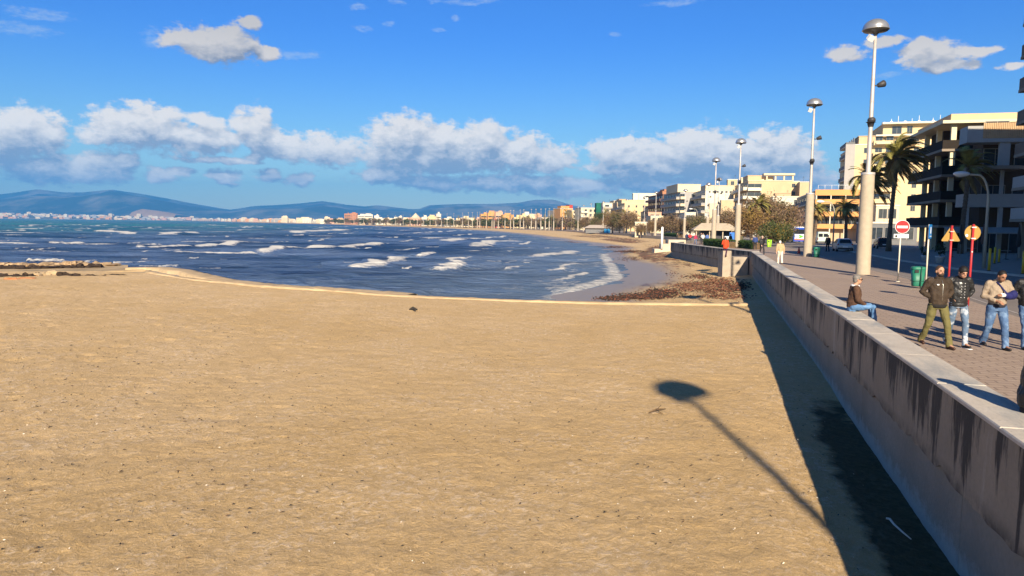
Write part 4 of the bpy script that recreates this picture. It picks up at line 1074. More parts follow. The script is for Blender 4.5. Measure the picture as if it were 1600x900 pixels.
def bld(label, px, d, az, pxr, L, ytop, wall, fh=3.05, sea='rail', dep=1.3, front=None, roof=(), bays=None, slab='white', seg=1, vol=(), nmax=12, fb=None, cat='apartment block', name='apartment_building', h=None, glaz='dark', group=None):
    """px,d: near corner between the sunlit end wall and the sea facade; pxr: right end of the end wall"""
    base = G(d)-.3; x = XG(px, d, base); azr = R(az)
    # width of the end wall so that it ends at column pxr
    k = (pxr-800)/FPX; w_ = max(2.0, (k*d - x)/(math.cos(azr)+k*math.sin(azr)))
    hh = h if h else ztop(px, ytop, d)-base
    root = empty(name, (x, d, base), -azr, label, cat, group)
    wm_ = WM[wall] if isinstance(wall, str) else wall
    mb = MB(); mb.box(0, 0, -.5, w_, L, hh); mb.build('wall', wm_, root)
    mb = MB(); mb.box(-.12, -.12, hh+.003, w_+.12, .12, hh+.32); mb.box(-.12, .121, hh+.003, .12, L+.1, hh+.32); mb.box(w_-.12, .121, hh+.003, w_+.12, L+.1, hh+.32); mb.build('roof_edge', WM[slab], root)
    nf = max(1, int((hh-.6)/fh)); nf = min(nf, nmax); z0 = hh-nf*fh
    bay = bays or max(3.4, L/7.0); nb = max(1, int(L/bay)); bay = L/nb
    for f in range(nf):
        z = z0+f*fh
        if sea:
            for s_ in range(seg):
                a_ = L*s_/seg+.3; c_ = L*(s_+1)/seg-.3
                if z > 1.2: balcony(root, a_, c_, z, dep, WM[slab], 'rail' if sea == 'rail' else WM[sea])
            for i in range(nb): window(root, (0, bay*(i+.5), z+.12), min(2.5, bay*.62), 2.15, 'sea')
        if front:
            for (fx, wd, ht, sill) in front: 
                if fx*w_ < w_-.6: window(root, (fx*w_, 0, z+sill), wd, ht, 'front')
        if fb and z > 1:
            for (a0, a1, par) in fb: balcony(root, a0*w_, a1*w_, z, dep, WM[slab], 'rail' if par == 'rail' else WM[par], 'front')
    rnd = random.Random(int(px))
    for (a0, a1, b0, b1, rh, rc) in roof:
        mb = MB(); mb.box(a0*w_, b0*L, hh+.006, a1*w_, b1*L, hh+rh); mb.box(a0*w_-.15, b0*L-.15, hh+rh+.003, a1*w_+.15, b1*L+.15, hh+rh+.2); mb.build('roof_room', WM[rc], root)
    mb = MB(); ax = rnd.uniform(.3, .8)*w_; ay = rnd.uniform(.1, .5)*L
    mb.tube([(ax, ay, hh), (ax, ay, hh+2.6)], .03, 5)
    for q in range(4): mb.box(ax-.5+.08*q, ay-.015, hh+1.8+.2*q, ax+.5-.08*q, ay+.015, hh+1.83+.2*q)
    mb.build('antenna', M_dark, root)
    return root, w_, hh, z0

# -- yellow tower block behind the palms
root, w_, hh, z0 = bld('tall yellow block with a shaded balconied flank and rooftop clutter behind the tall palm', 1329, 200, 17, 1480, 30, 227, 'yellow', sea=False, front=[(.12, 1.3, 1.3, 1.0)], roof=[(.05,.30,.1,.6,2.6,'beige'),(.28,1.0,.02,.8,5.4,'yellow')])
for f in range(9):
    z = z0+f*3.05
    balcony(root, 1.0, 14, z, 2.2, WM['white'], WM['dgrey'], 'sea', .95)
    for y in (3.5, 7.5, 11.5): window(root, (0, y, z+.1), 2.4, 2.2, 'sea')
    if z > 2:
        balcony(root, w_*.18, w_*.40, z, 1.5, WM['cream'], WM['yellow'], 'front', .95)
        window(root, (w_*.24, 0, z+.1), 1.6, 2.1); window(root, (w_*.35, 0, z+.1), 1.6, 2.1)
        window(root, (w_*.62, 0, z+.9), 1.0, 1.3)
mb = MB(); mb.box(-2.4, -.15, 0, -.02, .9, hh+.3); mb.build('fin_wall', WM['grey'], root)
mb = MB(); mb.box(w_*.2, -2.2, hh+.01, w_*.62, -.13, hh+.5); mb.box(w_*.2, -2.2, hh-3.0, w_*.62, -.01, hh-2.4); mb.build('canopy', WM['cream'], root)
mb = MB(); mb.box(w_*.26, -1.2, hh+5.3, w_+.2, .4, hh+5.75); mb.box(w_*.2, -1.0, hh+2.2, w_*.9, -.16, hh+2.6); mb.build('cornice', WM['white'], root)
window(root, (w_*.42, 0.55, hh+2.9), 2.2, 1.9); window(root, (w_*.55, 0.55, hh+2.9), 1.2, 1.9)
mb = MB()
for k in range(9):
    xx = w_*(.3+.07*k); mb.tube([(xx, 2, hh+5.6), (xx, 2, hh+6.3+(k % 3)*.7)], .06, 5); mb.box(xx-.25, 1.8, hh+5.6, xx+.25, 2.2, hh+6.1+(k % 2)*.3)
mb.build('roof_clutter', M_whitem, root)
# low annexes at the foot of it
bld('low yellow annex with a dark canopy beside the nearest lamp column', 1366, 165, 17, 1400, 9, 322, 'cream', sea=False, front=[(.3,1.6,2.0,.4),(.7,1.6,2.0,.4)], cat='building', name='annex')
bld('low shaded shop building behind the tall palm trunk', 1352, 140, 17, 1430, 12, 349, 'dgrey', sea=False, front=[(.2,2.2,2.2,.1),(.5,2.2,2.2,.1),(.8,2.2,2.2,.1)], cat='shop', name='shop_building')
# -- orange banded hotel
root, w_, hh, z0 = bld('hotel with bright orange balcony bands left of the nearest lamp column', 1273, 180, 16, 1352, 52, 299, 'tan', fh=2.95, sea='dgrey', dep=1.6, seg=2, slab='white', cat='hotel', name='hotel')
mb = MB(); mb.box(-.6, -2.0, hh-1.05, w_*.86, -1.86, hh+.34); mb.box(-.6, -1.86, hh-.1, w_*.86, -.14, hh+.15); mb.build('roof_band', WM['orange'], root)
for f in range(int(round((hh-z0)/2.95))):
    z = z0+f*2.95
    if f < 3: balcony(root, -.5, w_*.82, z+.05, 2.0, WM['orange'], WM['orange'], 'front', .95)
    for k in range(5): window(root, (w_*(.1+.17*k), 0, z+.12), 1.9, 2.2)
mb = MB()
for k in range(4): xx = -.3+k*w_*.28; mb.box(xx-.12, -1.98, 0, xx+.12, -1.72, hh-.2)
mb.build('pillar', WM['white'], root)
mb = MB()
for k in range(7): mb.tube([(k*w_*.13, -1.8, hh+.3), (k*w_*.13, -1.8, hh+1.4)], .04, 5)
mb.tube([(0, -1.8, hh+1.4), (w_*.8, -1.8, hh+1.4)], .04, 5); mb.build('terrace_rail', M_whitem, root)
# -- white house wall left of it, and the beige blank-walled block
bld('plain white sunlit block squeezed between the beige blank wall and the orange hotel', 1205, 236, 16, 1243, 16, 308, 'white', sea=False, front=[(.9,1.0,1.2,1.0)], roof=[(.1,.7,.1,.5,1.2,'tan')], nmax=3)
root, w_, hh, z0 = bld('block with a large blank beige end wall and a pergola on its roof', 1166, 262, 10, 1231, 38, 283, 'beige', sea='white', dep=1.6, slab='cream', roof=[(.0,.32,.05,.4,2.0,'beige')])
mb = MB(); 
for k in range(4): xx = w_*(.42+.2*k); mb.box(xx, 1, hh, xx+.5, 1.5, hh+2.6)
mb.box(w_*.36, .6, hh+2.1, w_*1.08, 4.5, hh+2.8); mb.box(w_*.3, 3, hh, w_*.62, 8, hh+1.9); mb.build('pergola', WM['cream'], root)
for f in range(3): balcony(root, -.2, w_*.30, hh-3.05*(f+1)-.2, 1.2, WM['white'], WM['white'], 'front', 1.0); window(root, (w_*.15, 0, hh-3.05*(f+1)), 4.6, 2.1)
bld('pale yellow block peeping over the beige blank wall', 1228, 290, 16, 1243, 14, 284, 'yellow', sea=False, front=[(.5,1.2,1.4,.9)], nmax=3)
bld('small peach block between the pergola roof and second lamp', 1246, 280, 16, 1262, 12, 285, 'beige', sea=False)
bld('long low beige pavilion with rail roof under the blank wall', 1172, 232, 16, 1226, 10, 324, 'grey', sea=False, front=[(.3,2.2,1.6,.6),(.6,2.2,1.6,.6)], cat='building', name='pavilion')
# -- cream group
root, w_, hh, z0 = bld('cream block with a white end wall left of the third lamp', 1100, 300, 5, 1142, 30, 297, 'white', sea='grey', dep=1.5, slab='cream', roof=[(0,1.0,.0,.4,1.8,'cream')])
mb = MB()
for k in range(6): mb.box(w_*(.1+.15*k), -.06, hh-1.0, w_*(.1+.15*k)+.9, -.004, hh-.35)
mb.build('vent', M_glass, root)
root, w_, hh, z0 = bld('low villa with two white arches below the cream block', 1107, 268, 14, 1126, 14, 318, 'cream', sea='cream', cat='villa', name='villa')
mb = MB()
for k in range(2):
    c0 = w_*(.28+.44*k); arch = [(c0-w_*.17, 3.2), (c0-w_*.17, 5.6)] + [(c0-w_*.17*math.cos(a), 5.6+1.3*math.sin(a)) for a in [i*math.pi/8 for i in range(1, 8)]] + [(c0+w_*.17, 5.6), (c0+w_*.17, 3.2)]
    mb.extr(arch, 'y', -.08, -.004)
mb.build('arch', WM['white'], root)
bld('blank peach wall directly left of the third lamp column', 1125, 262, 14, 1142, 14, 313, 'beige', sea=False)
bld('stepped tower house rising behind the third lamp', 1134, 330, 14, 1147, 12, 281, 'beige', sea=False, front=[(.5,1.3,1.6,.8)], nmax=6)
bld('pale stair tower beside the stepped tower house', 1155, 335, 14, 1169, 12, 278, 'cream', sea=False, nmax=5)
# -- big balconied block
root, w_, hh, z0 = bld('balconied block with cream penthouse above the brown trees', 1061, 330, 0, 1091, 36, 300, 'grey', sea='grey', dep=1.7, slab='cream', fb=[(-.02,.22,'cream')], front=[(.1,2.0,2.1,.1),(.62,1.2,1.3,1.0)], roof=[(-.12,1.0,.02,.7,3.4,'cream')])
bld('white narrow block with small windows right of the balconied block', 1084, 322, 12, 1099, 16, 309, 'white', sea=False, front=[(.3,1.2,1.2,1.0),(.7,1.2,1.2,1.0)], nmax=4)
root, w_, hh, z0 = bld('dark brown shaded block with a red roof room left of the balconied block', 1034, 375, -2, 1041, 34, 304, 'brown', sea='brown', dep=1.6, slab='brown', fb=[(0,.9,'brown')], roof=[(.2,1.0,.1,.5,1.8,'brick')])
bld('narrow terracotta roofed block behind the brown one', 1036, 410, -2, 1046, 20, 300, 'brown', sea='brown', slab='brown', roof=[(0,.8,0,.5,1.4,'brick')])
# -- yellow gabled block
root, w_, hh, z0 = bld('sunny yellow end wall block with sparse small windows', 975, 420, -3, 1010, 34, 318, 'yellow', sea='grey', dep=1.4, slab='cream', front=[(.18,.9,1.1,1.0),(.5,.9,1.1,1.0),(.8,.9,1.1,1.0)], roof=[(.0,1.0,.25,.9,2.2,'yellow')])
root, w_, hh, z0 = bld('high white block with an arched vent over the yellow wall', 996, 450, 5, 1026, 20, 302.5, 'white', sea=False, roof=[(-.26,-.06,.1,.4,.1,'white')])
mb = MB(); c0 = w_*.42; mb.extr([(c0+2.2*math.cos(a), hh-3.2+2.0*math.sin(a)) for a in [i*math.pi/10 for i in range(11)]] + [(c0+1.4*math.cos(a), hh-3.2+1.2*math.sin(a)) for a in [i*math.pi/10 for i in range(10, -1, -1)]], 'y', -.08, -.004); mb.build('arched_vent', M_dglass, root)
bld('small white-topped annex left of the high white block', 988, 445, 5, 994, 8, 303, 'white', sea=False, nmax=2)
bld('reddish shaded house in front of the brown block', 1012, 360, 8, 1031, 16, 332, 'pink', sea='brown', slab='pink', fb=[(0,.9,'brown')], front=[(.3,1.6,1.8,.3),(.7,1.6,1.8,.3)])
root, w_, hh, z0 = bld('white modern kiosk with tall openings among the brown shrubs', 992, 236, 8, 1009, 6, 348, 'cream', sea=False, cat='kiosk', name='kiosk', nmax=1)
mb = MB()
for k in range(3): mb.box(w_*(.12+.3*k), -.05, .3, w_*(.12+.3*k)+w_*.2, -.004, hh-.9)
mb.build('opening', M_dglass, root)
bld('low cream house behind the trees between the brown and white blocks', 1016, 330, 0, 1034, 12, 338, 'cream', sea=False, front=[(.3,1.6,1.5,.8),(.7,1.6,1.5,.8)], cat='house', name='house')
bld('small white house with dark windows behind the arched street lamp', 1070, 262, 4, 1084, 12, 333, 'white', sea=False, front=[(.3,1.3,1.5,.8),(.7,1.3,1.5,.8)], cat='house', name='house')
bld('cream terraced block tucked behind the yellow end wall block', 958, 480, -3, 978, 14, 314, 'cream', sea=False, fb=[(0,1,'cream')], front=[(.3,1.6,1.8,.3),(.7,1.6,1.8,.3)])
# -- flat white block with the green scaffold net
root, w_, hh, z0 = bld('flat white block with shaded balconies beside the green scaffold net', 941, 455, -2, 966, 20, 317.5, 'white', sea=False, fb=[(0,1.3,'grey')], front=[(.25,2.4,1.8,.3),(.75,2.4,1.8,.3)], slab='cream')
bld('terraced shaded block stepping down right of the flat white block', 963, 440, -2, 976, 20, 317, 'tan', sea=False, fb=[(0,1,'grey')], front=[(.3,1.6,1.8,.3),(.7,1.6,1.8,.3)], slab='cream', roof=[(.3,1,.1,.6,2.2,'tan')])
gb = Q(935, 340, 430); rr_ = empty('scaffold_tower', (gb.x-1.3, 430, 1.4), 0, 'tall green scaffold net wrapped round a facade under repair', 'scaffolding')
mb = MB(); h_ = ztop(935, 317, 430)-1.4; mb.box(.2, .3, 0, 2.4, 8, h_-.4); mb.build('wall', WM['dgrey'], rr_)
mb = MB(); mb.box(0, -.05, 0, 2.7, .02, h_); mb.box(-.06, .021, 0, 0, 8, h_)
for k in range(6): mb.box(-.12, -.12, h_*k/6+1, 2.8, -.051, h_*k/6+1.15)
mb.build('safety_net', mat('green_net', (.01, .11, .07), .8, .25, .6), rr_)
# -- further along the bay
bld('cream block left of the green scaffold', 907, 500, -8, 931, 18, 325, 'cream', sea=False, fb=[(.0,.4,'white')], front=[(.3,1.5,1.6,.6),(.6,1.5,1.6,.6),(.85,1.5,1.6,.6)], slab='white')
bld('white low block in front of the cream one with a flat roof', 893, 520, -10, 909, 14, 329, 'beige', sea=False, fb=[(.1,1,'white')], front=[(.3,1.8,1.6,.6),(.7,1.8,1.6,.6)])
root, w_, hh, z0 = bld('orange stepped hotel with a red roof corner far along the beach', 875, 560, -14, 893, 18, 326, 'orange', sea=False, fb=[(.3,1.0,'white')], front=[(.65,2.4,1.6,.6)], roof=[(.1,.8,.1,.6,2.0,'orange'),(.78,1.05,.1,.6,2.8,'red')], cat='hotel', name='hotel')
bld('grey balconied block at the left of the orange stepped hotel', 864, 590, -16, 876, 14, 329.5, 'grey', sea=False, fb=[(0,1,'white')], front=[(.5,3,1.6,.6)])
bld('low long white roofed block under the far hotels', 846, 600, -16, 866, 12, 340, 'white', sea=False, front=[(.2,2,1.4,.6),(.5,2,1.4,.6),(.8,2,1.4,.6)])
FARB = [(751,762,335,'orange',"left wing of the big far orange hotel"),(762,775,333,'orange',"second wing of the big far orange hotel"),(774,785,331.5,'pink',"tallest middle wing of the big far orange hotel"),(785,802,336,'orange',"right wing of the big far orange hotel"),(769,776,343.5,'red',"small red annex at the foot of the far orange hotel"),
 (803,815,340,'yellow',"low yellow block right of the far orange hotel"),(812,822,337,'yellow',"taller yellow block right of the far orange hotel"),(816,832,334.5,'white',"white flat topped block behind the yellow far blocks"),(826,838,337,'cream',"cream block with bands near the far yellow blocks"),(836,846,336,'pink',"pink block just left of the grey balconied far block"),
 (694,709,341.5,'white',"white blocky far house right of the tall white tower"),(709,722,344.5,'cream',"low cream far block left of the stepped cream one"),(720,735,340.8,'cream',"stepped cream far block with flat roofs"),(733,744,343.5,'cream',"small cream far block left of the orange hotel"),(744,752,342.5,'pink',"pink low far block touching the orange hotel"),
 (538,549,334,'brick',"left half of the brown brick far tower"),(548,558,333.3,'brick',"right half of the brown brick far tower"),(559,571,336.5,'white',"white far block right of the brick tower"),(569,582,335.2,'white',"higher white far block right of the brick tower"),(566,579,342.5,'tan',"low tan far block below the white blocks"),
 (585,592,337,'white',"slim white far tower left of the low white terraces"),(582,600,341.5,'white',"low white far terraces in the middle of the bay"),(600,612,341,'cream',"low cream far block with flat roof in the bay middle"),(610,622,341.5,'white',"white far block with stepped roof in the bay middle"),(623,628,338.5,'white',"narrow white far tower in the bay middle"),(627,639,342.5,'cream',"low cream far roofs left of the domed block"),
 (638,660,340.5,'pink',"wide peach far block with a domed top"),(659,668,339.5,'white',"white far block right of the domed peach block"),(669,684,338.5,'yellow',"yellow far block beside the tall white tower"),(682,688.5,334.5,'white',"tall slim white far tower with blank sides"),(500,506,343,'white',"tiny white far house at the left end of the tree belt"),(507,515,339.5,'cream',"cream far block with a small tower, left of the pink far house"),(514,523,342.5,'pink',"pink far house left of the brick tower"),(523,538,342,'tan',"long low tan far block left of the brick tower"),
 (472,486,342,'white',"flat white far block near the left end of the tree belt"),(463,486,340.5,'cream',"wide cream far roof block left of the tree belt"),(440,449,338.3,'cream',"small far tower standing above the low white strip")]
def far_mesh_block(w_, L, h_, wall, seed):
    rnd = random.Random(seed); mb = MB(); mb.box(0, 0, -3, w_, L, h_, 0)
    mb.box(-.2, -.2, h_+.004, w_+.2, L*.3, h_+.5, 0); mb.box(w_*rnd.uniform(.1, .5), 1, h_+.51, w_*rnd.uniform(.6, .9), L*.28, h_+rnd.uniform(1.5, 2.8), 0)
    nf = max(1, int(h_/3.1)); nx = max(2, int(w_/3.6)); bands = rnd.random() < .4
    for f in range(nf):
        z = .9+f*3.1
        if z+1.6 > h_: break
        if bands: mb.box(w_*.06, -.12, z, w_*.94, -.01, z+1.3, 1)
        else:
            for k in range(nx): xx = w_*(k+.5)/nx; mb.box(xx-.7, -.12, z, xx+.7, -.01, z+1.4, 1)
    return mb
for i, (pa, pb, yt, wl, lab) in enumerate(FARB):
    d = float(np.interp((pa+pb)/2, [440, 500, 560, 620, 690, 750, 800, 850], [2300, 1750, 1350, 1080, 880, 760, 690, 640])) + 8*(i % 5)
    if 'annex' in lab or 'below' in lab: d -= 50
    if 'behind' in lab: d += 60
    x = XG(pa, d, 2); w_ = (pb-pa)/FPX*d*1.03; h_ = ztop(pa, yt, d)-1.4
    root = empty('far_building', (x, d, 1.4), R(8), lab, 'building')
    far_mesh_block(w_, 14, h_, wl, i).build('facade', [WM[wl], M_glass], root)
    if lab.endswith('domed top'):
        mb = MB(); mb.lathe([(0, h_+7), (2, h_+5), (5, h_+2.2), (6.5, h_+.52)][::-1], 16, c=(w_*.5, 6, 0)); mb.build('dome', WM['cream'], root)
# -- the low white strip and the town on the far shore
proto_m = []
for k, (wl, w_, h_) in enumerate([('white',26,10),('cream',34,12),('pink',22,13),('white',18,16),('tan',40,9),('cream',20,20),('orange',24,11),('grey',30,12)]):
    me = far_mesh_block(w_, 12, h_, wl, 50+k).mesh('far_house'); me.materials.append(WM[wl]); me.materials.append(M_glass); proto_m.append(me)
rnd = random.Random(5)
for i in range(118):
    px = 345+(i/118.)*150+rnd.uniform(-1, 1)
    d = float(np.interp(px, [345, 400, 440, 500], [4900, 3100, 2500, 1850]))*rnd.uniform(1.0, 1.10)
    o = bpy.data.objects.new('far_house', rnd.choice(proto_m)); COL.objects.link(o); o.location = (XG(px, d, 2), d, 1.5); o.rotation_euler.z = R(rnd.uniform(-5, 15))
    s = rnd.uniform(.55, .95)*(.75 if px > 430 else 1); o.scale = (s, s, s*rnd.uniform(.8, 1.25)*(1.0 if px > 440 else 1.15))
    tag(o, 'tiny pale house in the low white strip left of the brick tower', 'house', 'houses of the low white strip')
def hill(px, k): return 6*k
for i in range(180):
    px = -60+(i/180.)*405+rnd.uniform(-2, 2); row = rnd.random()
    d = 6160+row*620
    o = bpy.data.objects.new('town_house', rnd.choice(proto_m)); COL.objects.link(o)
    zb = 3+row*float(np.interp(px, [-60, 60, 180, 345], [44, 40, 26, 8]))
    o.location = (XG(px, d, 5), d, zb); s = rnd.uniform(1.0, 1.7); o.scale = (s*1.15, s, s*rnd.uniform(.55, 1.0)); o.rotation_euler.z = R(rnd.uniform(-10, 20))
    tag(o, 'tiny pale house of the town on the far shore under the mountains', 'house', 'houses of the far shore town')
# the slope that town stands on
X, Y = np.meshgrid(np.linspace(-9500, -2000, 80), np.linspace(6060, 7300, 22)); 
Z = 1.5+np.interp(X, [-9500, -4300, -3400, -2400], [52, 46, 28, 6])*sstep(6120, 6900, Y)*(.75+.5*fbm(X/500, Y/300, 3))
tag(link('town_slope', grid_mesh('town_slope', X, Y, Z), None, [mat('town_ground', (.12, .11, .07), .95, .5, .01)]), kind='structure')

# -- rightmost tower: its balconies stand at the frame edge
d = 67.0; base = 2.3; cx = XG(1577, d, 6); azr = R(19)
root = empty('apartment_tower', (cx, d, base), -azr, 'tall dark tower with stacked balconies cut by the right edge of the photo', 'apartment tower')
zf = [ztop(1568.7, 346.7, d), ztop(1572, 298.7, d), ztop(1575, 247, d), ztop(1578.7, 196.7, d), ztop(1582.6, 145.6, d), ztop(1586, 93.6, d), ztop(1590, 42.5, d)]
zl = [z-base for z in zf]; TL = -34
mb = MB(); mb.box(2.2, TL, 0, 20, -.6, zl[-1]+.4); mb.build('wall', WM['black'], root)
M_slab = mat('balcony_concrete', (.27, .22, .165), .85, .12, .8, grime=.3); M_bpar = mat('balcony_panel', (.15, .10, .065), .7, .15, 1.0); M_bwh = mat('white_panel', (.34, .33, .31), .6, .06, 1.0)
for i, z in enumerate(zl):
    mb = MB(); x0 = 0.0
    mb.box(x0, TL, z, 2.19, 0, z+.26, 0)
    if i in (0, 1): pm = M_bwh
    else: pm = M_bpar
    mb.box(x0+.04, TL, z+.263, x0+.14, -.04, z+1.22, 1); mb.box(x0+.143, -.14, z+.263, 2.19, -.04, z+1.22, 1)
    mb.build('balcony', [M_slab, pm], root)
    for k in range(5): window(root, (2.2, -3.5-6.2*k, z+.3), 3.4, 2.2, 'sea')
    if i > 0:
        mb = MB(); mb.box(.3, -6.4, zl[i-1]+.263, 2.19, -6.2, z-.003); mb.box(.3, -18.4, zl[i-1]+.263, 2.19, -18.2, z-.003); mb.build('partition', M_slab, root)
mb = MB()
for k in range(4): mb.box(.6, -1.4-9.5*k, 0, 1.1, -.9-9.5*k, zl[0]-.003)
mb.build('pillar', M_slab, root)
mb = MB(); mb.box(2.10, TL, .1, 2.19, -1, zl[0]-.5); mb.build('shop_front', M_dglass, root)
# tower outside the right edge whose shade covers the far pavement
root = empty('apartment_tower', (30.3, 26, 2.3), R(-8), 'tall slab block standing outside the right edge of the photo, shading the pavement', 'apartment tower')
mb = MB(); mb.box(0, -60, 0, 18, 0, 27); mb.build('wall', WM['grey'], root)
for f in range(8):
    balcony(root, -58, -2, 3+f*3, 1.2, WM['white'], WM['grey'], 'sea')
    for k in range(7): window(root, (0, -6-7.8*k, 3.1+f*3), 2.4, 2.1, 'sea')
# -- dark corner building with the angled roof
d = 88.0; base = 2.15; cx = XG(1481, d, 12); azr = R(15.5)
root = empty('corner_building', (cx, d, base), -azr, 'dark shaded corner building with a thick sunlit roof parapet and deep balconies', 'building')
zr = ztop(1481, 178, d)-base; zs = [ztop(1468, 194, d)-base, ztop(1466, 233, d)-base, ztop(1458, 273, d)-base, ztop(1461, 312, d)-base, ztop(1470, 352, d)-base]
BL = 15.0; BW = 12.5
M_par = mat('peach_parapet', (.62, .41, .24), .8, .06, .5); M_fas = mat('cream_fascia', (.68, .58, .38), .75, .05)
mb = MB(); mb.box(0, 0, zs[0]+.35, BW, BL, zr); mb.build('roof_parapet', M_par, root)
mb = MB(); mb.box(-1.1, -1.1, zs[0], BW, BL+.6, zs[0]+.347); mb.build('roof_slab', M_fas, root)
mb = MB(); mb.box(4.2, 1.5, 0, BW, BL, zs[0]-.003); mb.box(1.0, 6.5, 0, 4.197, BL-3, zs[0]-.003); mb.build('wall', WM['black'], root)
for i, z in enumerate(zs[1:]):
    mb = MB(); y0 = -1.0 if i else -.6
    mb.box(-.9, y0, z-.28, BW, BL, z-.003, 0)
    mb.box(-.85, y0+.05, z, -.75, BL-.05, z+1.02, 1); mb.box(-.747, y0+.05, z, (4.0 if i == 0 else BW), y0+.13, z+1.02, 1)
    mb.build('balcony', [M_slab, M_rail], root)
for (xx, yy_) in ((.05, -.35), (.05, 5.5), (.05, 11)):
    mb = MB()
    for i in range(4):
        mb.box(xx, yy_, zs[i+1], xx+.55, yy_+.45, zs[i]-(.003 if i == 0 else .283))
    mb.box(xx, yy_, 0, xx+.55, yy_+.45, zs[4]-.283)
    mb.build('pillar', M_fas, root)
for i, z in enumerate(zs[1:]):
    for k in range(3): window(root, (5.6+2.4*k, 1.5, z+.05), 1.8, 2.2)
mb = MB(); mb.box(1.1, 1.4, .1, BW, 1.49, zs[4]-.5); mb.build('shop_front', M_dglass, root)
mb = MB()
for k in range(6): mb.box(1.2+2*k, 1.3, .1, 1.3+2*k, 1.397, 3.0)
mb.box(1.1, 1.3, 3.0, BW, 1.397, 3.15); mb.build('shop_frame', M_frame, root)
# nearer wing with white parapets
d2 = 80.0; cx2 = XG(1507, d2, 9); root = empty('corner_wing', (cx2, d2, 2.2), -R(15.5), 'nearer shaded wing with slatted tan and bluish white balconies, below the peach parapet', 'building')
zz2 = [ztop(1525, 218, d2)-2.2, ztop(1540, 262, d2)-2.2, ztop(1525, 319, d2)-2.2]
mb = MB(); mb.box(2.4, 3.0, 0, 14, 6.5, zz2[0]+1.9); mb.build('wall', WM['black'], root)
M_slat = mat('slatted_tan', (.50, .33, .18), .8, .1, 2)
mb = MB(); mb.box(0, .3, zz2[0]-.3, 14, 3, zz2[0]+.1, 0); mb.box(0.03, .33, zz2[0]+.103, .13, 3, zz2[0]+1.45, 1); mb.box(.133, .33, zz2[0]+.103, 1.5, .43, zz2[0]+1.45, 1); mb.build('balcony', [M_bwh, M_bwh], root)
mb = MB(); k = 1.52
while k < 7.6: mb.box(k, .32, zz2[0]+.103, k+.13, .40, zz2[0]+1.75); k += .17
mb.box(1.52, .402, zz2[0]+.103, 7.7, .43, zz2[0]+1.7); mb.build('slatted_screen', M_slat, root)
mb = MB(); mb.prism([(3+2.6*math.cos(a), .2+1.5*math.sin(a)) for a in [math.pi+i*math.pi/10 for i in range(11)]] + [(5.6, 3), (.4, 3)], zz2[1]-.25, zz2[1]+.1); mb.build('curved_balcony', M_slab, root)
mb = MB(); mb.box(.0, .3, zz2[2]-.3, 6.6, 3, zz2[2]+.0, 0); mb.box(.03, .33, zz2[2]+.003, 6.6, .43, zz2[2]+1.1, 1); mb.box(.03, .433, zz2[2]+.003, .13, 3, zz2[2]+1.1, 1); mb.build('balcony', [M_bwh, M_bwh], root)
for z in [zz2[0]+.1, zz2[1]+.1, zz2[2]+.02, .3]:
    for k in range(3): window(root, (3.6+3.0*k, 3.0, z), 2.2, 2.1)
for xx in (.3, 3.5, 6.3):
    mb = MB(); mb.box(xx, .45, 0, xx+.4, .8, zz2[2]-.303); mb.box(xx, .45, zz2[2]+.01, xx+.3, .8, zz2[1]-.26); mb.build('pillar', M_bwh, root)
mb = MB(); mb.box(3.2, .45, zz2[1]+.11, 4.2, .9, zz2[0]-.31); mb.build('pillar', M_bwh, root)
mb = MB()
mb.add([(-1.8, -2.4, 2.55), (7, -2.4, 2.55), (7, .25, 3.1), (-1.8, .25, 3.1), (-1.8, -2.4, 2.45), (7, -2.4, 2.45)], [(0, 1, 2, 3), (0, 4, 5, 1), (4, 0, 3), (5, 2, 1), (3, 2, 5, 4)]); mb.build('awning', M_bwh, root)

# pots, bollards and terrace clutter by the shops
M_pot = mat('white_pot', (.60, .60, .57), .6); M_yel = mat('yellow_paint', (.62, .42, .03), .5, .1); M_leafd = mat('dark_leaf', (.025, .045, .018), .7, .4, 3)
def leaf_blob(n, rad, size, seed, c=(0, 0, 0), clumps=None, shell=.55):
    rs = np.random.RandomState(seed); k = clumps or max(4, n//28)
    u = rs.randn(k, 3); u /= np.linalg.norm(u, axis=1)[:, None]; r_ = shell+(1-shell)*rs.rand(k, 1)**.7
    cc = u*r_*np.array(rad)*(.8+.35*rs.rand(k, 1)); idx = rs.randint(0, k, n)
    sg = np.array(rad)*np.array([.20, .20, .18]); p = cc[idx]+rs.randn(n, 3)*sg + np.array(c)
    d1 = rs.randn(n, 3); d1 /= np.linalg.norm(d1, axis=1)[:, None]; d2 = np.cross(d1, rs.randn(n, 3)); d2 /= np.linalg.norm(d2, axis=1)[:, None]+1e-9
    s = size*(.6+.8*rs.rand(n, 1)); a = p-d1*s; b = p+d2*s*.38; c2 = p+d1*s; dd_ = p-d2*s*.38
    v = np.stack([a, b, c2, dd_], 1).reshape(-1, 3); f = np.arange(4*n).reshape(-1, 4)
    return v, f
def leaf_mesh(name, parts, mats):
    V = []; Fs = []; MI = []; o = 0
    for v, f, mi in parts:
        V.append(v); Fs.append(f+o); MI.append(np.full(len(f), mi)); o += len(v)
    V = np.concatenate(V); Fs = np.concatenate(Fs); MI = np.concatenate(MI)
    me = bpy.data.meshes.new(name); me.vertices.add(len(V)); me.vertices.foreach_set('co', V.astype(np.float32).ravel())
    me.loops.add(Fs.size); me.loops.foreach_set('vertex_index', Fs.astype(np.int32).ravel())
    me.polygons.add(len(Fs)); me.polygons.foreach_set('loop_start', np.arange(0, Fs.size, 4, dtype=np.int32)); me.polygons.foreach_set('loop_total', np.full(len(Fs), 4, dtype=np.int32))
    me.polygons.foreach_set('material_index', MI.astype(np.int32)); me.update(calc_edges=True)
    for mm in mats: me.materials.append(mm)
    return me
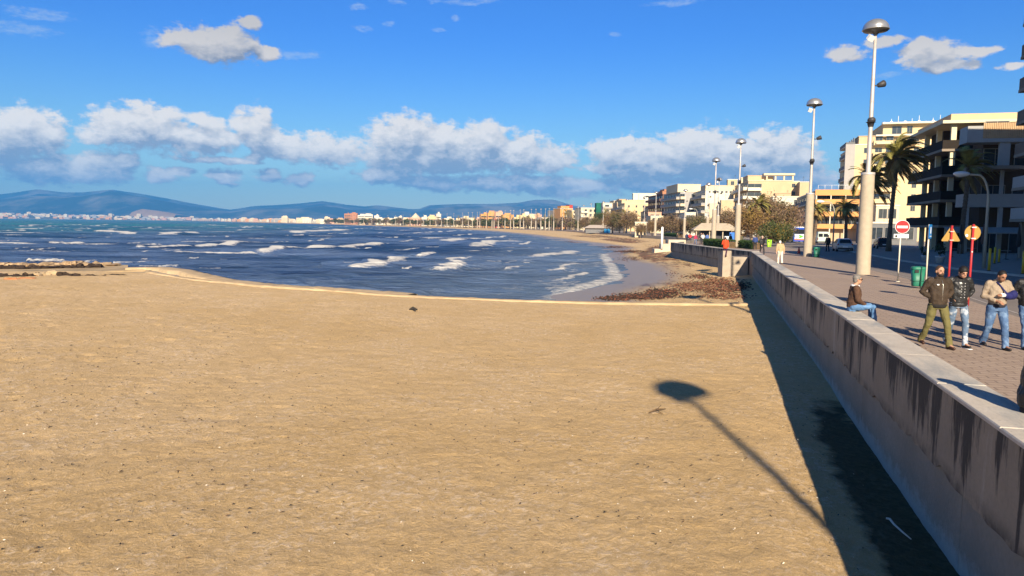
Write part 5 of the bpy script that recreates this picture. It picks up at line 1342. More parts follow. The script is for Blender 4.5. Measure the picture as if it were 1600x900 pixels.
def potted(label, p, h=1.3, seed=1, s=1.0):
    root = empty('potted_plant', p, 0, label, 'potted plant')
    mb = MB(); mb.lathe([(0, 0), (.22*s, 0), (.30*s, .42*s), (.33*s, .44*s), (.33*s, .50*s), (.27*s, .48*s), (0, .46*s)], 16); mb.build('pot', M_pot, root)
    v, f = leaf_blob(260, (.34*s, .34*s, .5*s), .10*s, seed, (0, 0, .75*s+h*.2)); link('foliage', leaf_mesh('foliage', [(v, f, 0)], [M_leafd]), root)
    mb = MB(); mb.tube([(0, 0, .4*s), (0, 0, .75*s)], .03, 6); mb.build('stem', M_bit2, root)
p = P(1468, 411, 2.55); potted('potted plant in a pale round pot right of the blue sign', p, 1.6, 3, 1.0)
p = P(1445, 408, 2.55); potted('pale pot with a bushy plant left behind the blue sign pole', p, .7, 4, .9)
for i, (px, y1, y0, lab) in enumerate([(1545, 388, 423, 'thickest yellow post at the kerb, right of the round sign'), (1553.5, 386, 412, 'second yellow post standing behind the thick one'), (1560.5, 389, 410, 'third yellow post, shortest of the ones by the dark terrace'), (1598, 392, 428, 'yellow post at the right edge of the photo by the kerb')]):
    b_ = P(px, y0, 2.56); hgt = (y0-y1)/FPX*b_.y
    root = empty('yellow_post', b_, 0, lab, 'post', 'yellow posts by the dark terrace')
    mb = MB(); mb.tube([(0, 0, 0), (0, 0, hgt*.96)], .075, 12); mb.tube([(0, 0, hgt*.96), (0, 0, hgt)], [.075, .04], 12); mb.build('post', M_yel, root)
    mb = MB(); mb.lathe([(.13, 0), (.13, .02), (.078, .03)], 12); mb.build('base_plate', M_dark, root)
# dark terrace umbrellas, tables and chairs in the shade
M_canv = mat('dark_canvas', (.04, .035, .035), .8); M_canvr = mat('brown_canvas', (.14, .07, .05), .8)
for i, (px, d_, mt_, lab) in enumerate([(1535, 70, M_canvr, 'folded brown parasol near the awning behind the yellow posts'), (1500, 68, M_canv, 'folded dark parasol behind the round sign'), (1590, 60, M_canv, 'folded dark parasol near the right edge of the photo')]):
    root = empty('parasol', (XG(px, d_, 3), d_, 2.55), 0, lab, 'parasol')
    mb = MB(); mb.tube([(0, 0, 0), (0, 0, 3.0)], .03, 8); mb.build('pole', M_frame, root)
    mb = MB(); mb.lathe([(.12, 1.1), (.2, 1.4), (.11, 2.2), (.04, 2.95), (0, 3.0)], 12); mb.build('canopy', mt_, root)
def table_set(px, d_, seed, lab):
    r_ = random.Random(seed); root = empty('cafe_table', (XG(px, d_, 3), d_, 2.55), r_.uniform(0, 1), lab, 'table')
    mb = MB(); mb.lathe([(0, .74), (.4, .74), (.4, .71), (0, .71)][::-1], 20); mb.build('tabletop', M_frame, root)
    mb = MB(); mb.tube([(0, 0, .02), (0, 0, .71)], .03, 8); mb.lathe([(.25, .0), (.25, .02), (.03, .05)], 14); mb.build('pedestal', M_dark, root)
for i, (px, d_) in enumerate([(1488, 66), (1517, 69), (1572, 62)]): table_set(px, d_, i, ['small round cafe table left of the folded dark parasol', 'small round cafe table right of the folded dark parasol', 'small round cafe table by the yellow posts near the right edge'][i])

# ------------------------------------------------------------------ vegetation
M_bark = mat('grey_bark', (.23, .17, .12), .9, .3, 3, bump=.02); M_pbark = mat('palm_bark', (.13, .095, .065), .95, .35, 6, bump=.03, bscale=8)
LF = {'brown': mat('brown_twigs', (.23, .16, .10), .9, .35, .8), 'rust': mat('rusty_leaf', (.27, .165, .07), .85, .35, .8), 'olive': mat('olive_leaf', (.18, .155, .055), .8, .35, .8),
      'green': mat('green_leaf', (.07, .095, .03), .7, .35, .8), 'gold': mat('golden_leaf', (.27, .18, .04), .8, .3, .8), 'pinkish': mat('pale_twigs', (.34, .22, .17), .9, .25, .8), 'hedge': mat('hedge_leaf', (.045, .085, .02), .7, .35, 2)}
for _m in LF.values():
    _n = NT(_m.node_tree); _b = _m.node_tree.nodes['Principled BSDF']
    _t = _n.n('ShaderNodeBsdfTranslucent'); _src = _b.inputs['Base Color'].links[0].from_socket; _n.put(_t, 0, _src)
    _x = _n.n('ShaderNodeMixShader'); _n.put(_x, 0, .3); _n.nt.links.new(_b.outputs[0], _x.inputs[1]); _n.nt.links.new(_t.outputs[0], _x.inputs[2])
    _n.nt.links.new(_x.outputs[0], _m.node_tree.nodes['Material Output'].inputs[0])
TREES = {}
def tree_proto(key, rad, hgt, cols, n, size, seed, trunk=.22):
    rs = random.Random(seed); parts = []
    for i, (cname, frac) in enumerate(cols):
        v, f = leaf_blob(int(n*frac), (rad*(1-.06*i), rad*(.9-.04*i), hgt*.36), size, seed+i*7, (0, 0, hgt*.64), clumps=max(14, int(n*frac)//34), shell=.35); parts.append((v, f, i))
    crown = leaf_mesh('crown', parts, [LF[c] for c, _ in cols])
    mb = MB(); mb.tube([(0, 0, -.3), (.1, 0, hgt*.2), (.15, .1, hgt*.42)], [trunk*1.3, trunk, trunk*.7], 8)
    for k in range(7):
        a = k*.9+rs.uniform(-.3, .3); q = rad*rs.uniform(.5, .85)
        mb.tube([(.13, .08, hgt*rs.uniform(.22, .42)), (q*.5*math.cos(a), q*.5*math.sin(a), hgt*.55), (q*math.cos(a), q*math.sin(a), hgt*rs.uniform(.65, .9))], [trunk*.45, trunk*.3, trunk*.1], 6)
    tr = mb.mesh('trunk'); tr.materials.append(M_bark); TREES[key] = (crown, tr)
tree_proto('tamarisk', 3.6, 7.6, [('brown', .55), ('rust', .3), ('olive', .15)], 5200, .20, 1)
tree_proto('tamarisk2', 3.2, 7.0, [('brown', .35), ('olive', .45), ('green', .2)], 5200, .20, 2)
tree_proto('pale', 2.2, 7.2, [('pinkish', .8), ('brown', .2)], 2600, .16, 3)
tree_proto('rusty', 3.0, 6.6, [('rust', .55), ('gold', .2), ('brown', .25)], 4600, .19, 4)
tree_proto('greenbush', 2.2, 4.2, [('green', .6), ('olive', .3), ('gold', .1)], 3600, .16, 5)
tree_proto('darktree', 3.2, 8.6, [('green', .8), ('olive', .2)], 4600, .22, 6)
tree_proto('farbrown', 3.6, 7.4, [('brown', .7), ('olive', .3)], 900, .55, 7)
tree_proto('fargreen', 3.6, 7.8, [('green', .6), ('olive', .4)], 900, .55, 8)
def tree(key, px, d, label, s=1.0, rz=0, name='tree', cat='tree', group=None, ground=None):
    g_ = G(d)-.25 if ground is None else ground
    root = empty(name, (XG(px, d, g_), d, g_), rz, label, cat, group); root.scale = (s, s, s)
    for nm, me in zip(('crown', 'trunk'), TREES[key]):
        o = bpy.data.objects.new(nm, me); COL.objects.link(o); o.parent = root
    return root
tree('tamarisk', 1190, 132, 'large brown bare tamarisk right of the third lamp column', 1.12, .3)
tree('tamarisk', 1216, 138, 'brown bushy tree whose crown reaches the white sunlit wall', 1.02, 2.1)
tree('rusty', 1174, 122, 'rust coloured tree with golden tints beside the third lamp column', .95, 1.2)
tree('pale', 1238, 176, 'pale pinkish bare tree in front of the dark balconies', 1.2, .2)
tree('tamarisk2', 1229, 178, 'olive brown tree left of the pale bare one', 1.05, 4.0)
tree('greenbush', 1203, 104, 'dark green shrub behind the lime bin', .86, 1, 'shrub', 'shrub')
tree('greenbush', 1219, 108, 'round green shrub left of the bus with yellowish tips', .84, 2.2, 'shrub', 'shrub')
tree('greenbush', 1221, 112, 'low green shrub touching the bus', .55, 3.1, 'shrub', 'shrub')
tree('darktree', 1209, 140, 'dark green treetop poking above the brown tamarisks', .98, .5)
tree('tamarisk', 1137, 168, 'brown tree behind the kiosk roof', .95, 3.3); tree('tamarisk', 1124, 190, 'brown tree between the fourth lamp and the villa', .85, 5)
tree('tamarisk2', 1093, 205, 'olive brown tree under the arched street lamp', .92, 2); tree('tamarisk2', 1078, 215, 'olive tree in front of the white narrow block', .9, 1)
tree('tamarisk', 1062, 212, 'brown tree behind the lamp at the curved wall', .75, 4.4); tree('tamarisk', 1048, 222, 'round brown tree below the balconied block', .9, .4)
tree('tamarisk', 1037, 230, 'brown tree at the left foot of the balconied block', .8, 1.7); tree('rusty', 1019, 240, 'rusty shrub-like tree right of the white modern kiosk', .8, 3.3)
tree('rusty', 957, 300, 'golden olive tree right of the beach bar', 1.35, 2.0); tree('tamarisk2', 968, 290, 'olive tree beneath the terraced shaded block', 1.25, 3.0)
tree('tamarisk', 1001, 224, 'low brown tree in front of the white modern kiosk', .55, 2.0); tree('tamarisk', 985, 280, 'brown tree at the foot of the yellow end wall', 1.15, 1.0); tree('tamarisk', 949, 330, 'brown tree right of the green scaffold', .95, 5.0)
tree('tamarisk2', 930, 345, 'dark olive tree under the green scaffold', 1.0, 2.0); tree('tamarisk', 915, 365, 'brown tree behind the beach bar', 1.0, .6)
tree('darktree', 938, 352, 'dark green tree between the scaffold and the beach bar', 1.15, .6)
GF = 'trees lining the distant bay promenade'
rnd = random.Random(9)
for i in range(120):
    px = 905-(i/120.)*400+rnd.uniform(-1.5, 1.5)
    d = float(np.interp(px, [500, 538, 600, 650, 699, 745, 779, 812, 845, 905], [1730, 1380, 1090, 925, 800, 665, 600, 545, 510, 440]))*rnd.uniform(1.0, 1.04)
    s = rnd.uniform(.75, 1.15)*(1.0+.25*(d > 1000))
    tree(rnd.choice(['farbrown', 'farbrown', 'fargreen']), px, d, 'one of the small brown-green trees behind the distant beach', s, rnd.uniform(0, 6), group=GF)
# hedges
def hedge(label, a, b_, h_, w_, seed):
    d_ = Vector(b_)-Vector(a); L = d_.length; root = empty('hedge', a, math.atan2(d_.y, d_.x), label, 'hedge'); rs = np.random.RandomState(seed)
    n = int(L*900); p = np.stack([rs.rand(n)*L, (rs.rand(n)-.5)*w_, rs.rand(n)*h_], 1)
    fc = rs.randint(0, 3, n); p[fc == 0, 2] = h_+.05*rs.randn((fc == 0).sum()); p[fc == 1, 1] = -w_/2+.05*rs.randn((fc == 1).sum())
    d1 = rs.randn(n, 3); d1 /= np.linalg.norm(d1, axis=1)[:, None]; d2 = np.cross(d1, rs.randn(n, 3)); d2 /= np.linalg.norm(d2, axis=1)[:, None]
    s = .07*(.6+.8*rs.rand(n, 1)); v = np.stack([p-d1*s, p+d2*s*.5, p+d1*s, p-d2*s*.5], 1).reshape(-1, 3)
    link('foliage', leaf_mesh('foliage', [(v, np.arange(4*n).reshape(-1, 4), 0)], [LF['hedge']]), root)
    mb = MB(); mb.box(.1, -w_/2+.12, 0, L-.1, w_/2-.12, h_-.12); mb.build('branches', M_bit2, root)
a = (XG(1106, 100, 2.3), 100, G(100)-.05); b_ = (XG(1143, 91, 2.3), 91, G(91)-.05); hedge('long clipped green hedge behind the orange-jacketed person', a, b_, 1.0, 1.3, 1)
a = (XG(1161, 91, 2.3), 91, G(91)-.05); b_ = (XG(1184, 86, 2.3), 86, G(86)-.05); hedge('short clipped green hedge right of the third lamp column', a, b_, .95, 1.3, 2)
a = (XG(1042, 215, 1.9), 215, 1.75); b_ = (XG(1063, 200, 1.9), 200, 1.75); hedge('low far hedge below the balconied block', a, b_, 1.2, 1.5, 3)

# palms, their fronds blown to the right by the wind
M_frond = mat('palm_leaf', (.25, .225, .06), .55, .3, 2); M_frond2 = mat('palm_leaf_dry', (.24, .17, .06), .7, .3, 2)
def palm_crown(R_, n, seed, wind=.45, width=.5, nl=48):
    rs = random.Random(seed); V = []; F = []; MI = []
    for i in range(n):
        a = i*2.399+rs.uniform(-.2, .2); e0 = R(rs.uniform(5, 82)) if i < n*.8 else R(rs.uniform(-60, -15)); L = R_*rs.uniform(.8, 1.1); mi = 0 if (i < n*.8 and rs.random() < .85) else 1
        dv = Vector((math.cos(a)*math.cos(e0), math.sin(a)*math.cos(e0), math.sin(e0))); p = Vector((0, 0, 0)); pts = [p.copy()]; st = L/12
        for k in range(12):
            dv = (dv+Vector((wind*.16*(1+k*.08), 0, -.105*(1+.10*k)))).normalized(); p = p+dv*st; pts.append(p.copy())
        for k in range(nl):
            t = .12+.88*k/(nl-1); q = t*12; j = min(11, int(q)); c = pts[j].lerp(pts[j+1], q-j); tg = (pts[j+1]-pts[j]).normalized()
            side = tg.cross(Vector((0, 0, 1)));
            if side.length < .1: side = Vector((0, 1, 0))
            side.normalize(); up = side.cross(tg)
            ll = L*.22*width*2*math.sin(math.pi*(t*.82+.14))
            for sg in (1, -1):
                tip = c+(side*sg*.75+tg*.75+up*.12+Vector((wind*.5, 0, -.28+rs.uniform(-.1, .1)))).normalized()*ll; wv = tg*.016*R_
                b0 = len(V); V += [c-wv, c+wv, tip+wv*.15, tip-wv*.15]; F.append((b0, b0+1, b0+2, b0+3)); MI.append(mi)
        for k in range(12):                          # the rachis
            b0 = len(V); wv = Vector((0, 0, .018*R_*(1-k/14))); V += [pts[k]-wv, pts[k+1]-wv, pts[k+1]+wv, pts[k]+wv]; F.append((b0, b0+1, b0+2, b0+3)); MI.append(1)
    me = bpy.data.meshes.new('crown'); me.from_pydata([tuple(v) for v in V], [], F); me.polygons.foreach_set('material_index', MI); me.update()
    me.materials.append(M_frond); me.materials.append(M_frond2); return me
def palm(label, px, pyc, d, R_=2.4, n=34, seed=1, lean=0.0, tr=.2, wind=.45, group=None, crown=None, skirt=True, nl=48):
    top = Q(px, pyc, d); g_ = G(d)-.25; root = empty('palm_tree', (top.x-lean, d, g_), 0, label, 'palm tree', group); h_ = top.z-g_
    mb = MB(); pts = [(lean*(t**1.6), 0, h_*t) for t in [0, .15, .3, .45, .6, .75, .9, 1.0]]; mb.tube(pts, [tr*1.5, tr*1.15, tr, tr, tr*.95, tr*.95, tr*1.05, tr*1.35], 12)
    for k in range(int(h_/.35)):
        t = (k+.5)*.35/h_; mb.lathe([(tr*1.02, -.06), (tr*1.14, 0), (tr*1.0, .05)], 10, c=(lean*(t**1.6), 0, h_*t))
    mb.build('trunk', M_pbark, root)
    o = link('crown', crown, root) if False else bpy.data.objects.new('crown', crown or palm_crown(R_, n, seed, wind, nl=nl))
    if not crown is None: pass
    COL.objects.link(o) if o.name not in COL.objects else None
    o.parent = root; o.location = (lean, 0, h_)
    return root
palm('tall palm with windblown fronds in front of the yellow block', 1402, 247, 82, 3.7, 84, 1, lean=.4, tr=.22, wind=.6)
palm('palm half hidden behind the nearest lamp column', 1362, 281, 86, 3.5, 60, 2, lean=.2, tr=.24, wind=.5)
palm('small dark palm just right of the second lamp column', 1279, 330, 118, 2.4, 50, 3, lean=.6, tr=.24, wind=.4)
palm('small palm in front of the orange hotel near the parked car', 1322, 326, 120, 2.8, 54, 4, lean=-.2, tr=.26, wind=.4)
palm('bushy palm above the rusty trees left of the beige wall', 1186, 322, 128, 3.0, 60, 5, tr=.3, wind=.25)
palm('dark palm in the shade of the corner wing', 1515, 262, 76, 2.9, 34, 6, lean=.4, tr=.22, wind=.5)
palm('far palm left of the yellow end wall', 946, 333, 395, 4.2, 26, 7, tr=.35, wind=.2, nl=14)
palm('far palm in front of the yellow end wall', 976, 334, 330, 4.0, 26, 8, tr=.35, wind=.2, nl=14)
palm('far palm rising beside the orange stepped hotel', 884, 333, 480, 5.0, 26, 9, tr=.35, wind=.2, nl=14)
pc = palm_crown(3.6, 20, 21, .2, nl=8)
rnd = random.Random(31)
for i, px in enumerate([560, 583, 604, 622, 640, 657, 668, 684, 703, 716, 728, 741, 757, 771, 785, 797, 812, 826, 839, 851, 862, 893]):
    d = float(np.interp(px, [500, 538, 600, 650, 699, 745, 779, 812, 845, 905], [1730, 1380, 1090, 925, 800, 665, 600, 545, 510, 440]))
    palm('one of the small palms among the trees behind the distant beach', px, CAM_Z and (350-(4.6+rnd.uniform(-.6, 1.2))*FPX/d+ (px-800)*.0122), d, crown=pc, tr=.3, group='palms along the distant beach')

# ------------------------------------------------------------------ people
def cloth(name, rgb, rough=.85, var=.25, scale=6, bump=.012, bs=9):
    return mat(name, rgb, rough, var, scale, bump=bump, bscale=bs)
M_skin = mat('skin', (.46, .25, .16), .55, .08, 8); M_skin2 = mat('tanned_skin', (.30, .15, .09), .5, .08, 8); M_skin3 = mat('pale_skin', (.58, .36, .27), .55, .08, 8)
M_hairb = mat('black_hair', (.012, .010, .009), .6, .3, 20, bump=.004); M_hairg = mat('grey_hair', (.17, .155, .14), .7, .35, 20, bump=.004); M_hairw = mat('white_hair', (.72, .68, .62), .7, .15, 20); M_hairbr = mat('brown_hair', (.06, .035, .02), .6, .3, 20)
TX = bpy.data.textures.new('folds', 'CLOUDS'); TX.noise_scale = .11; TX.noise_depth = 2
def organic(name, mb, voxel, material, parent, smooth=3, folds=0.0):
    me = mb.mesh('tmp'); o = bpy.data.objects.new('tmp', me); COL.objects.link(o)
    r_ = o.modifiers.new('r', 'REMESH'); r_.mode = 'VOXEL'; r_.voxel_size = voxel
    if folds: d_ = o.modifiers.new('d', 'DISPLACE'); d_.texture = TX; d_.strength = folds; d_.mid_level = .5; d_.texture_coords = 'LOCAL'
    if smooth: s_ = o.modifiers.new('s', 'SMOOTH'); s_.iterations = smooth; s_.factor = .6
    dg = bpy.context.evaluated_depsgraph_get(); dg.update(); ev = o.evaluated_get(dg)
    nm = bpy.data.meshes.new_from_object(ev); bpy.data.objects.remove(o); bpy.data.meshes.remove(me)
    nm.polygons.foreach_set('use_smooth', [True]*len(nm.polygons)); nm.materials.clear()
    return link(name, nm, parent, material if isinstance(material, list) else [material])
def limb(mb, pts, rads, flat=1.0):
    mb.tube(pts, rads, 12, flat=flat)
    for p, r_ in zip(pts, rads): mb.ball(p, r_*.995, 10, 7)
def loft(mb, rings, seg=20):
    vs = []; fs = []
    for (x, y, z, rx, ry) in rings:
        for k in range(seg): a = 2*math.pi*k/seg; vs.append((x+rx*math.cos(a), y+ry*math.sin(a), z))
    n = len(rings)
    for i in range(n-1):
        for k in range(seg): fs.append((i*seg+k, i*seg+(k+1) % seg, (i+1)*seg+(k+1) % seg, (i+1)*seg+k))
    fs.append(tuple(range(seg))[::-1]); fs.append(tuple((n-1)*seg+k for k in range(seg))); mb.add(vs, fs, 0, True)
def V3(*a): return Vector(a)
def hand(mb, w_, d_, up, curl=.5, sg=1):
    """palm, four unequal bent fingers and a thumb; w_ wrist, d_ pointing along the hand, up = back of the hand"""
    d_ = Vector(d_).normalized(); up = Vector(up); up = (up-d_*up.dot(d_)).normalized(); sd = d_.cross(up)*sg
    c = Vector(w_)+d_*.05; limb(mb, [Vector(w_), c, Vector(w_)+d_*.085], [.026, .036, .034], .6)
    for i, l_ in enumerate((.070, .080, .075, .060)):
        o_ = Vector(w_)+d_*.085+sd*(.030-.020*i); p1 = o_+d_*l_*.5-up*l_*.15*curl; p2 = p1+(d_*(1-curl)-up*curl).normalized()*l_*.5
        limb(mb, [o_-d_*.02, p1, p2], [.0105, .0095, .0085])
    o_ = Vector(w_)+d_*.025+sd*.03; limb(mb, [o_, o_+sd*.03+d_*.025-up*.01, o_+sd*.035+d_*.058-up*.02], [.014, .0115, .0095])
ARMS = {'pocket': lambda s: [(s*.20, .02, 1.42), (s*.30, .07, 1.19), (s*.165, -.03, 1.07)],
        'down': lambda s: [(s*.20, .01, 1.42), (s*.255, .03, 1.13), (s*.26, -.03, .87)],
        'swingf': lambda s: [(s*.20, .0, 1.42), (s*.25, -.03, 1.14), (s*.235, -.20, .92)],
        'swingb': lambda s: [(s*.20, .0, 1.42), (s*.25, .10, 1.15), (s*.25, .14, .89)],
        'belly': lambda s: [(s*.20, .02, 1.42), (s*.27, .04, 1.15), (s*.10, -.19, 1.06)],
        'sling': lambda s: [(s*.20, .0, 1.42), (s*.27, -.06, 1.17), (s*.02, -.21, 1.19)],
        'lap': lambda s: [(s*.20, .02, 1.42), (s*.25, -.04, 1.14), (s*.13, -.27, 1.02)]}
def person(label, loc, rz, ht, o, near=True, group=None):
    """front of the figure looks along local -Y; o: outfit and pose"""
    s = ht/1.75; root = empty('person', loc, rz, label, 'person', group); root.scale = (s, s, s)
    sit = o.get('sit'); lean = o.get('lean', 0.0); vx = .0085 if near else .018
    dz = -.83 if sit else 0.0                       # seated: pelvis just above the seat (root at seat height)
    def T(p):                                       # upper body: lean forward about the hips, then lift
        x, y, z = p; h_ = z-.95; c, sn = math.cos(lean), math.sin(lean)
        return Vector((x, y*c-h_*sn, .95+h_*c+y*sn+dz))
    st = o.get('stride', .18)
    if sit:
        legs = [[V3(sg*.10, 0, .12), V3(sg*(.12+o.get('spread', .05)), -.44, .13), V3(sg*.13, -.50, -.33), V3(sg*.13, -.66, -.36)] for sg in (-1, 1)]
    else:
        f = o.get('lead', 1); legs = []
        for sg in (-1, 1):
            q = -st if sg == f else st; sp = o.get('spread', 0)
            kn = V3(sg*(.105+sp*.5), q*.55-.05, .50+(.01 if q < 0 else 0)); an = V3(sg*(.10+sp), q*1.1+(.05 if q > 0 else 0), .09+(.05 if q > 0 and st > .1 else 0))
            legs.append([V3(sg*.095, 0, .92), kn, an, an+V3(sg*.02, -.15, -.045 if q < 0 or st <= .1 else -.07)])
    arms = {sg: [T(p) for p in ARMS[o['arms'][0 if sg < 0 else 1]](sg)] for sg in (-1, 1)}
    tx, ty = o.get('headturn', 0), o.get('headdrop', 0)
    hc = T((0, -.015-ty*.4, 1.635-ty*.15))
    Hm = Matrix.Translation(hc) @ Euler((ty*1.2+lean*.3, 0, tx)).to_matrix().to_4x4()
    def H(x, y, z): return Hm @ Vector((x, y, z))
    # ---- body: one continuous skin
    mb = MB()
    hb = MB(); hb.ball((0, .008, .018), (.076, .094, .098), 20, 14); hb.ball((0, -.028, -.050), (.056, .062, .066), 16, 10); hb.ball((0, -.096, -.012), (.013, .02, .022), 8, 6)
    hb.ball((0, -.088, -.048), (.025, .012, .008), 8, 6); hb.ball((0, -.082, .022), (.050, .012, .012), 10, 6)
    for sg in (-1, 1): hb.ball((sg*.079, .012, -.005), (.012, .018, .030), 8, 6)
    hb.xform(Hm); mb.v += []; b0 = len(mb.v); mb.add(hb.v, hb.f, 0, True)
    limb(mb, [T((0, .015, 1.44)), T((0, .012, 1.50)), H(0, .02, -.05)], [.066, .054, .054])
    loft(mb, [(*T((0, 0, z)), rx, ry) for z, rx, ry in ((.90, .13, .09), (1.05, .12, .085), (1.25, .145, .095), (1.38, .165, .09), (1.44, .12, .07))])
    for sg in (-1, 1):
        a = arms[sg]; limb(mb, [a[0]*.9+T((0, 0, 1.42))*.1, a[1], a[2]], [.048, .038, .026]); arm_d = (a[2]-a[1]).normalized()
        hand(mb, a[2], arm_d, Vector((sg, -.3, .2)) if abs(arm_d.z) > .6 else Vector((0, -.5, 1)), .45, sg)
        l_ = legs[0 if sg < 0 else 1]; limb(mb, l_[:3], [.068, .046, .036]); limb(mb, [l_[2], l_[3]], [.034, .028])
    loft(mb, [(*(T((0, 0, .86)) if not sit else V3(0, 0, .06)), .13, .09), (*T((0, 0, 1.0)), .13, .09)])
    organic('body', mb, vx, o.get('skin', M_skin), root, 2)
    if near:
        for sg in (-1, 1):
            eb = MB(); eb.ball((sg*.029, -.083, .008), (.011, .007, .006), 8, 6, 0); eb.xform(Hm); eb.build('eye', M_hairb, root)
            eb = MB(); eb.tube([(sg*.045, -.084, .026), (sg*.03, -.094, .031), (sg*.014, -.093, .027)], .0045, 6); eb.xform(Hm); eb.build('eyebrow', o.get('hair', M_hairb), root)
    # ---- hair
    hbld = MB(); sc = o.get('hairsize', 1.0)
    rr = random.Random(7); hbld.ball((0, .022, .040), (.084*sc, .096*sc, .090*sc), 18, 12)
    if o.get('hairback'): hbld.ball((0, .050, -.015), (.078*sc, .060*sc, .085*sc), 14, 9)
    else: hbld.ball((0, .045, .0), (.076*sc, .062*sc, .070*sc), 14, 9)
    hbld.xform(Hm); organic('hair', hbld, vx, o.get('hair', M_hairb), root, 1)
    if o.get('beard'):
        b_ = MB(); b_.ball((0, -.045, -.075), (.054, .054, .045), 14, 8); b_.ball((0, -.093, -.036), (.03, .012, .008), 8, 6)
        for sg in (-1, 1): b_.ball((sg*.055, -.02, -.05), (.018, .034, .04), 8, 6)
        b_.xform(Hm); organic('beard', b_, vx, o['beard'], root, 1)
    if o.get('glasses'):
        b_ = MB(); b_.box(-.064, -.103, -.006, -.006, -.093, .026); b_.box(.006, -.103, -.006, .064, -.093, .026); b_.box(-.006, -.101, .012, .006, -.095, .02)
        for sg in (-1, 1): b_.tube([(sg*.062, -.097, .014), (sg*.083, -.02, .012), (sg*.083, .02, .008)], .004, 6)
        b_.xform(Hm); b_.build('sunglasses', M_black, root)
    # ---- trousers
    mb = MB(); baggy = o.get('baggy', 1.0)
    hip = V3(0, .01, .10) if sit else V3(0, .005, .93)
    loft(mb, [(hip.x, hip.y, hip.z-.10, .150, .112), (hip.x, hip.y, hip.z, .165, .122), (*T((0, 0, 1.03)), .150, .105)])
    for l_ in legs:
        an = l_[2]+(l_[1]-l_[2]).normalized()*.02; limb(mb, [l_[0], (l_[0]+l_[1])/2, l_[1], (l_[1]+an)/2], [.102*baggy, .088*baggy, .070*baggy, .064*baggy]); mb.tube([(l_[1]+an)/2, an, an+(an-l_[1]).normalized()*.065], [.064*baggy, .064*baggy, .066*baggy], 12)
    organic('trousers', mb, .011 if near else .018, o['trousers'], root, 1, .035 if near else 0)
    for l_ in legs:
        mb = MB(); fd = (l_[3]-l_[2]); fd.z = 0; fd = fd.normalized(); a0 = l_[2]; zt = l_[3].z
        limb(mb, [a0+V3(0, 0, -.01), a0-fd*.045+V3(0, 0, -.05), ], [.044, .042])
        limb(mb, [a0-fd*.04+V3(0, 0, -.045), a0+fd*.09+V3(0, 0, -.045), a0+fd*.165+V3(0, 0, -.055)], [.042, .042, .034])
        sh = organic('shoe', mb, .011 if near else .02, o.get('shoes', M_shoe), root, 2)
        mb = MB(); 
        if o.get('soles'):
            for q in (-.07, .03, .12, .19): pass
            c = a0+fd*.065+V3(0, 0, -.088); mb.tube([c-fd*.13, c+fd*.14], [.043, .036], 12, flat=1.0); mb.v = [(v[0], v[1], c.z+(v[2]-c.z)*.30) for v in mb.v]; mb.build('sole', M_white, sh)
    # ---- jacket
    mb = MB(); jw = o.get('bulk', 1.0); hem = o.get('hem', .90)
    loft(mb, [(*T((0, 0, hem)), .168*jw, .125*jw), (*T((0, 0, hem+.05)), .178*jw, .132*jw), (*T((0, 0, hem+.14)), .190*jw, .145*jw), (*T((0, -.01, 1.16)), .190*jw, .142*jw), (*T((0, -.005, 1.28)), .197*jw, .140*jw), (*T((0, 0, 1.38)), .200*jw, .125*jw), (*T((0, .005, 1.44)), .150*jw, .095), (*T((0, .01, 1.49)), .085, .075)], 24)
    for sg in (-1, 1):
        a = arms[sg]; w2 = a[2]-(a[2]-a[1]).normalized()*.015
        limb(mb, [a[0]*.86+T((0, 0, 1.42))*.14, a[0].lerp(a[1], .5), a[1], a[1].lerp(w2, .6)], [.082*jw, .068*jw, .062*jw, .052*jw]); mb.tube([a[1].lerp(w2, .6), w2], [.052*jw, .045*jw], 12)
    jk = organic('jacket', mb, .011 if near else .018, o['jacket'], root, 1, .040 if near else 0)
    if near and o.get('collar'):
        mb = MB()
        for k in range(0, 9): pass
        mb.tube([T((0.075*math.sin(t), .012-.072*math.cos(t+math.pi), 1.495-.012*math.cos(t))) for t in [R(25+i*31) for i in range(11)]], .022, 8); mb.build('collar', o['collar'], jk)
    if o.get('band'):
        mb = MB(); loft(mb, [(*T((0, 0, hem-.035)), .172*jw, .130*jw), (*T((0, 0, hem-.03)), .179*jw, .136*jw), (*T((0, 0, hem+.03)), .184*jw, .140*jw), (*T((0, 0, hem+.04)), .175*jw, .132*jw)], 24); mb.build('waistband', o['band'], jk)
    def chest(x, z): return T((x, -.146*jw+.9*x*x, z))
    if o.get('zip'):
        mb = MB(); mb.tube([chest(.012, hem+.12), chest(.014, 1.2), chest(.012, 1.36), T((.01, -.10, 1.45))], .0055, 6); mb.build('zip', o['zip'], jk)
    if o.get('studs'):
        for i in range(6):
            for sg in (-1, 1): mb = MB(); mb.ball(chest(sg*.035+.01, 1.06+.06*i), .008, 8, 6); mb.build('button', M_white, jk)
    if o.get('patch'):
        mb = MB(); c = chest(*o['patch']); mb.box(c.x-.022, c.y-.012, c.z-.011, c.x+.022, c.y+.01, c.z+.011); mb.build('badge', M_white, jk)
    if o.get('scarf'):
        mb = MB(); mb.tube([T((.09*math.sin(t), .015-.085*math.cos(t), 1.475)) for t in [R(i*36) for i in range(11)]], .026, 8); mb.build('shirt_collar', o['scarf'], root)
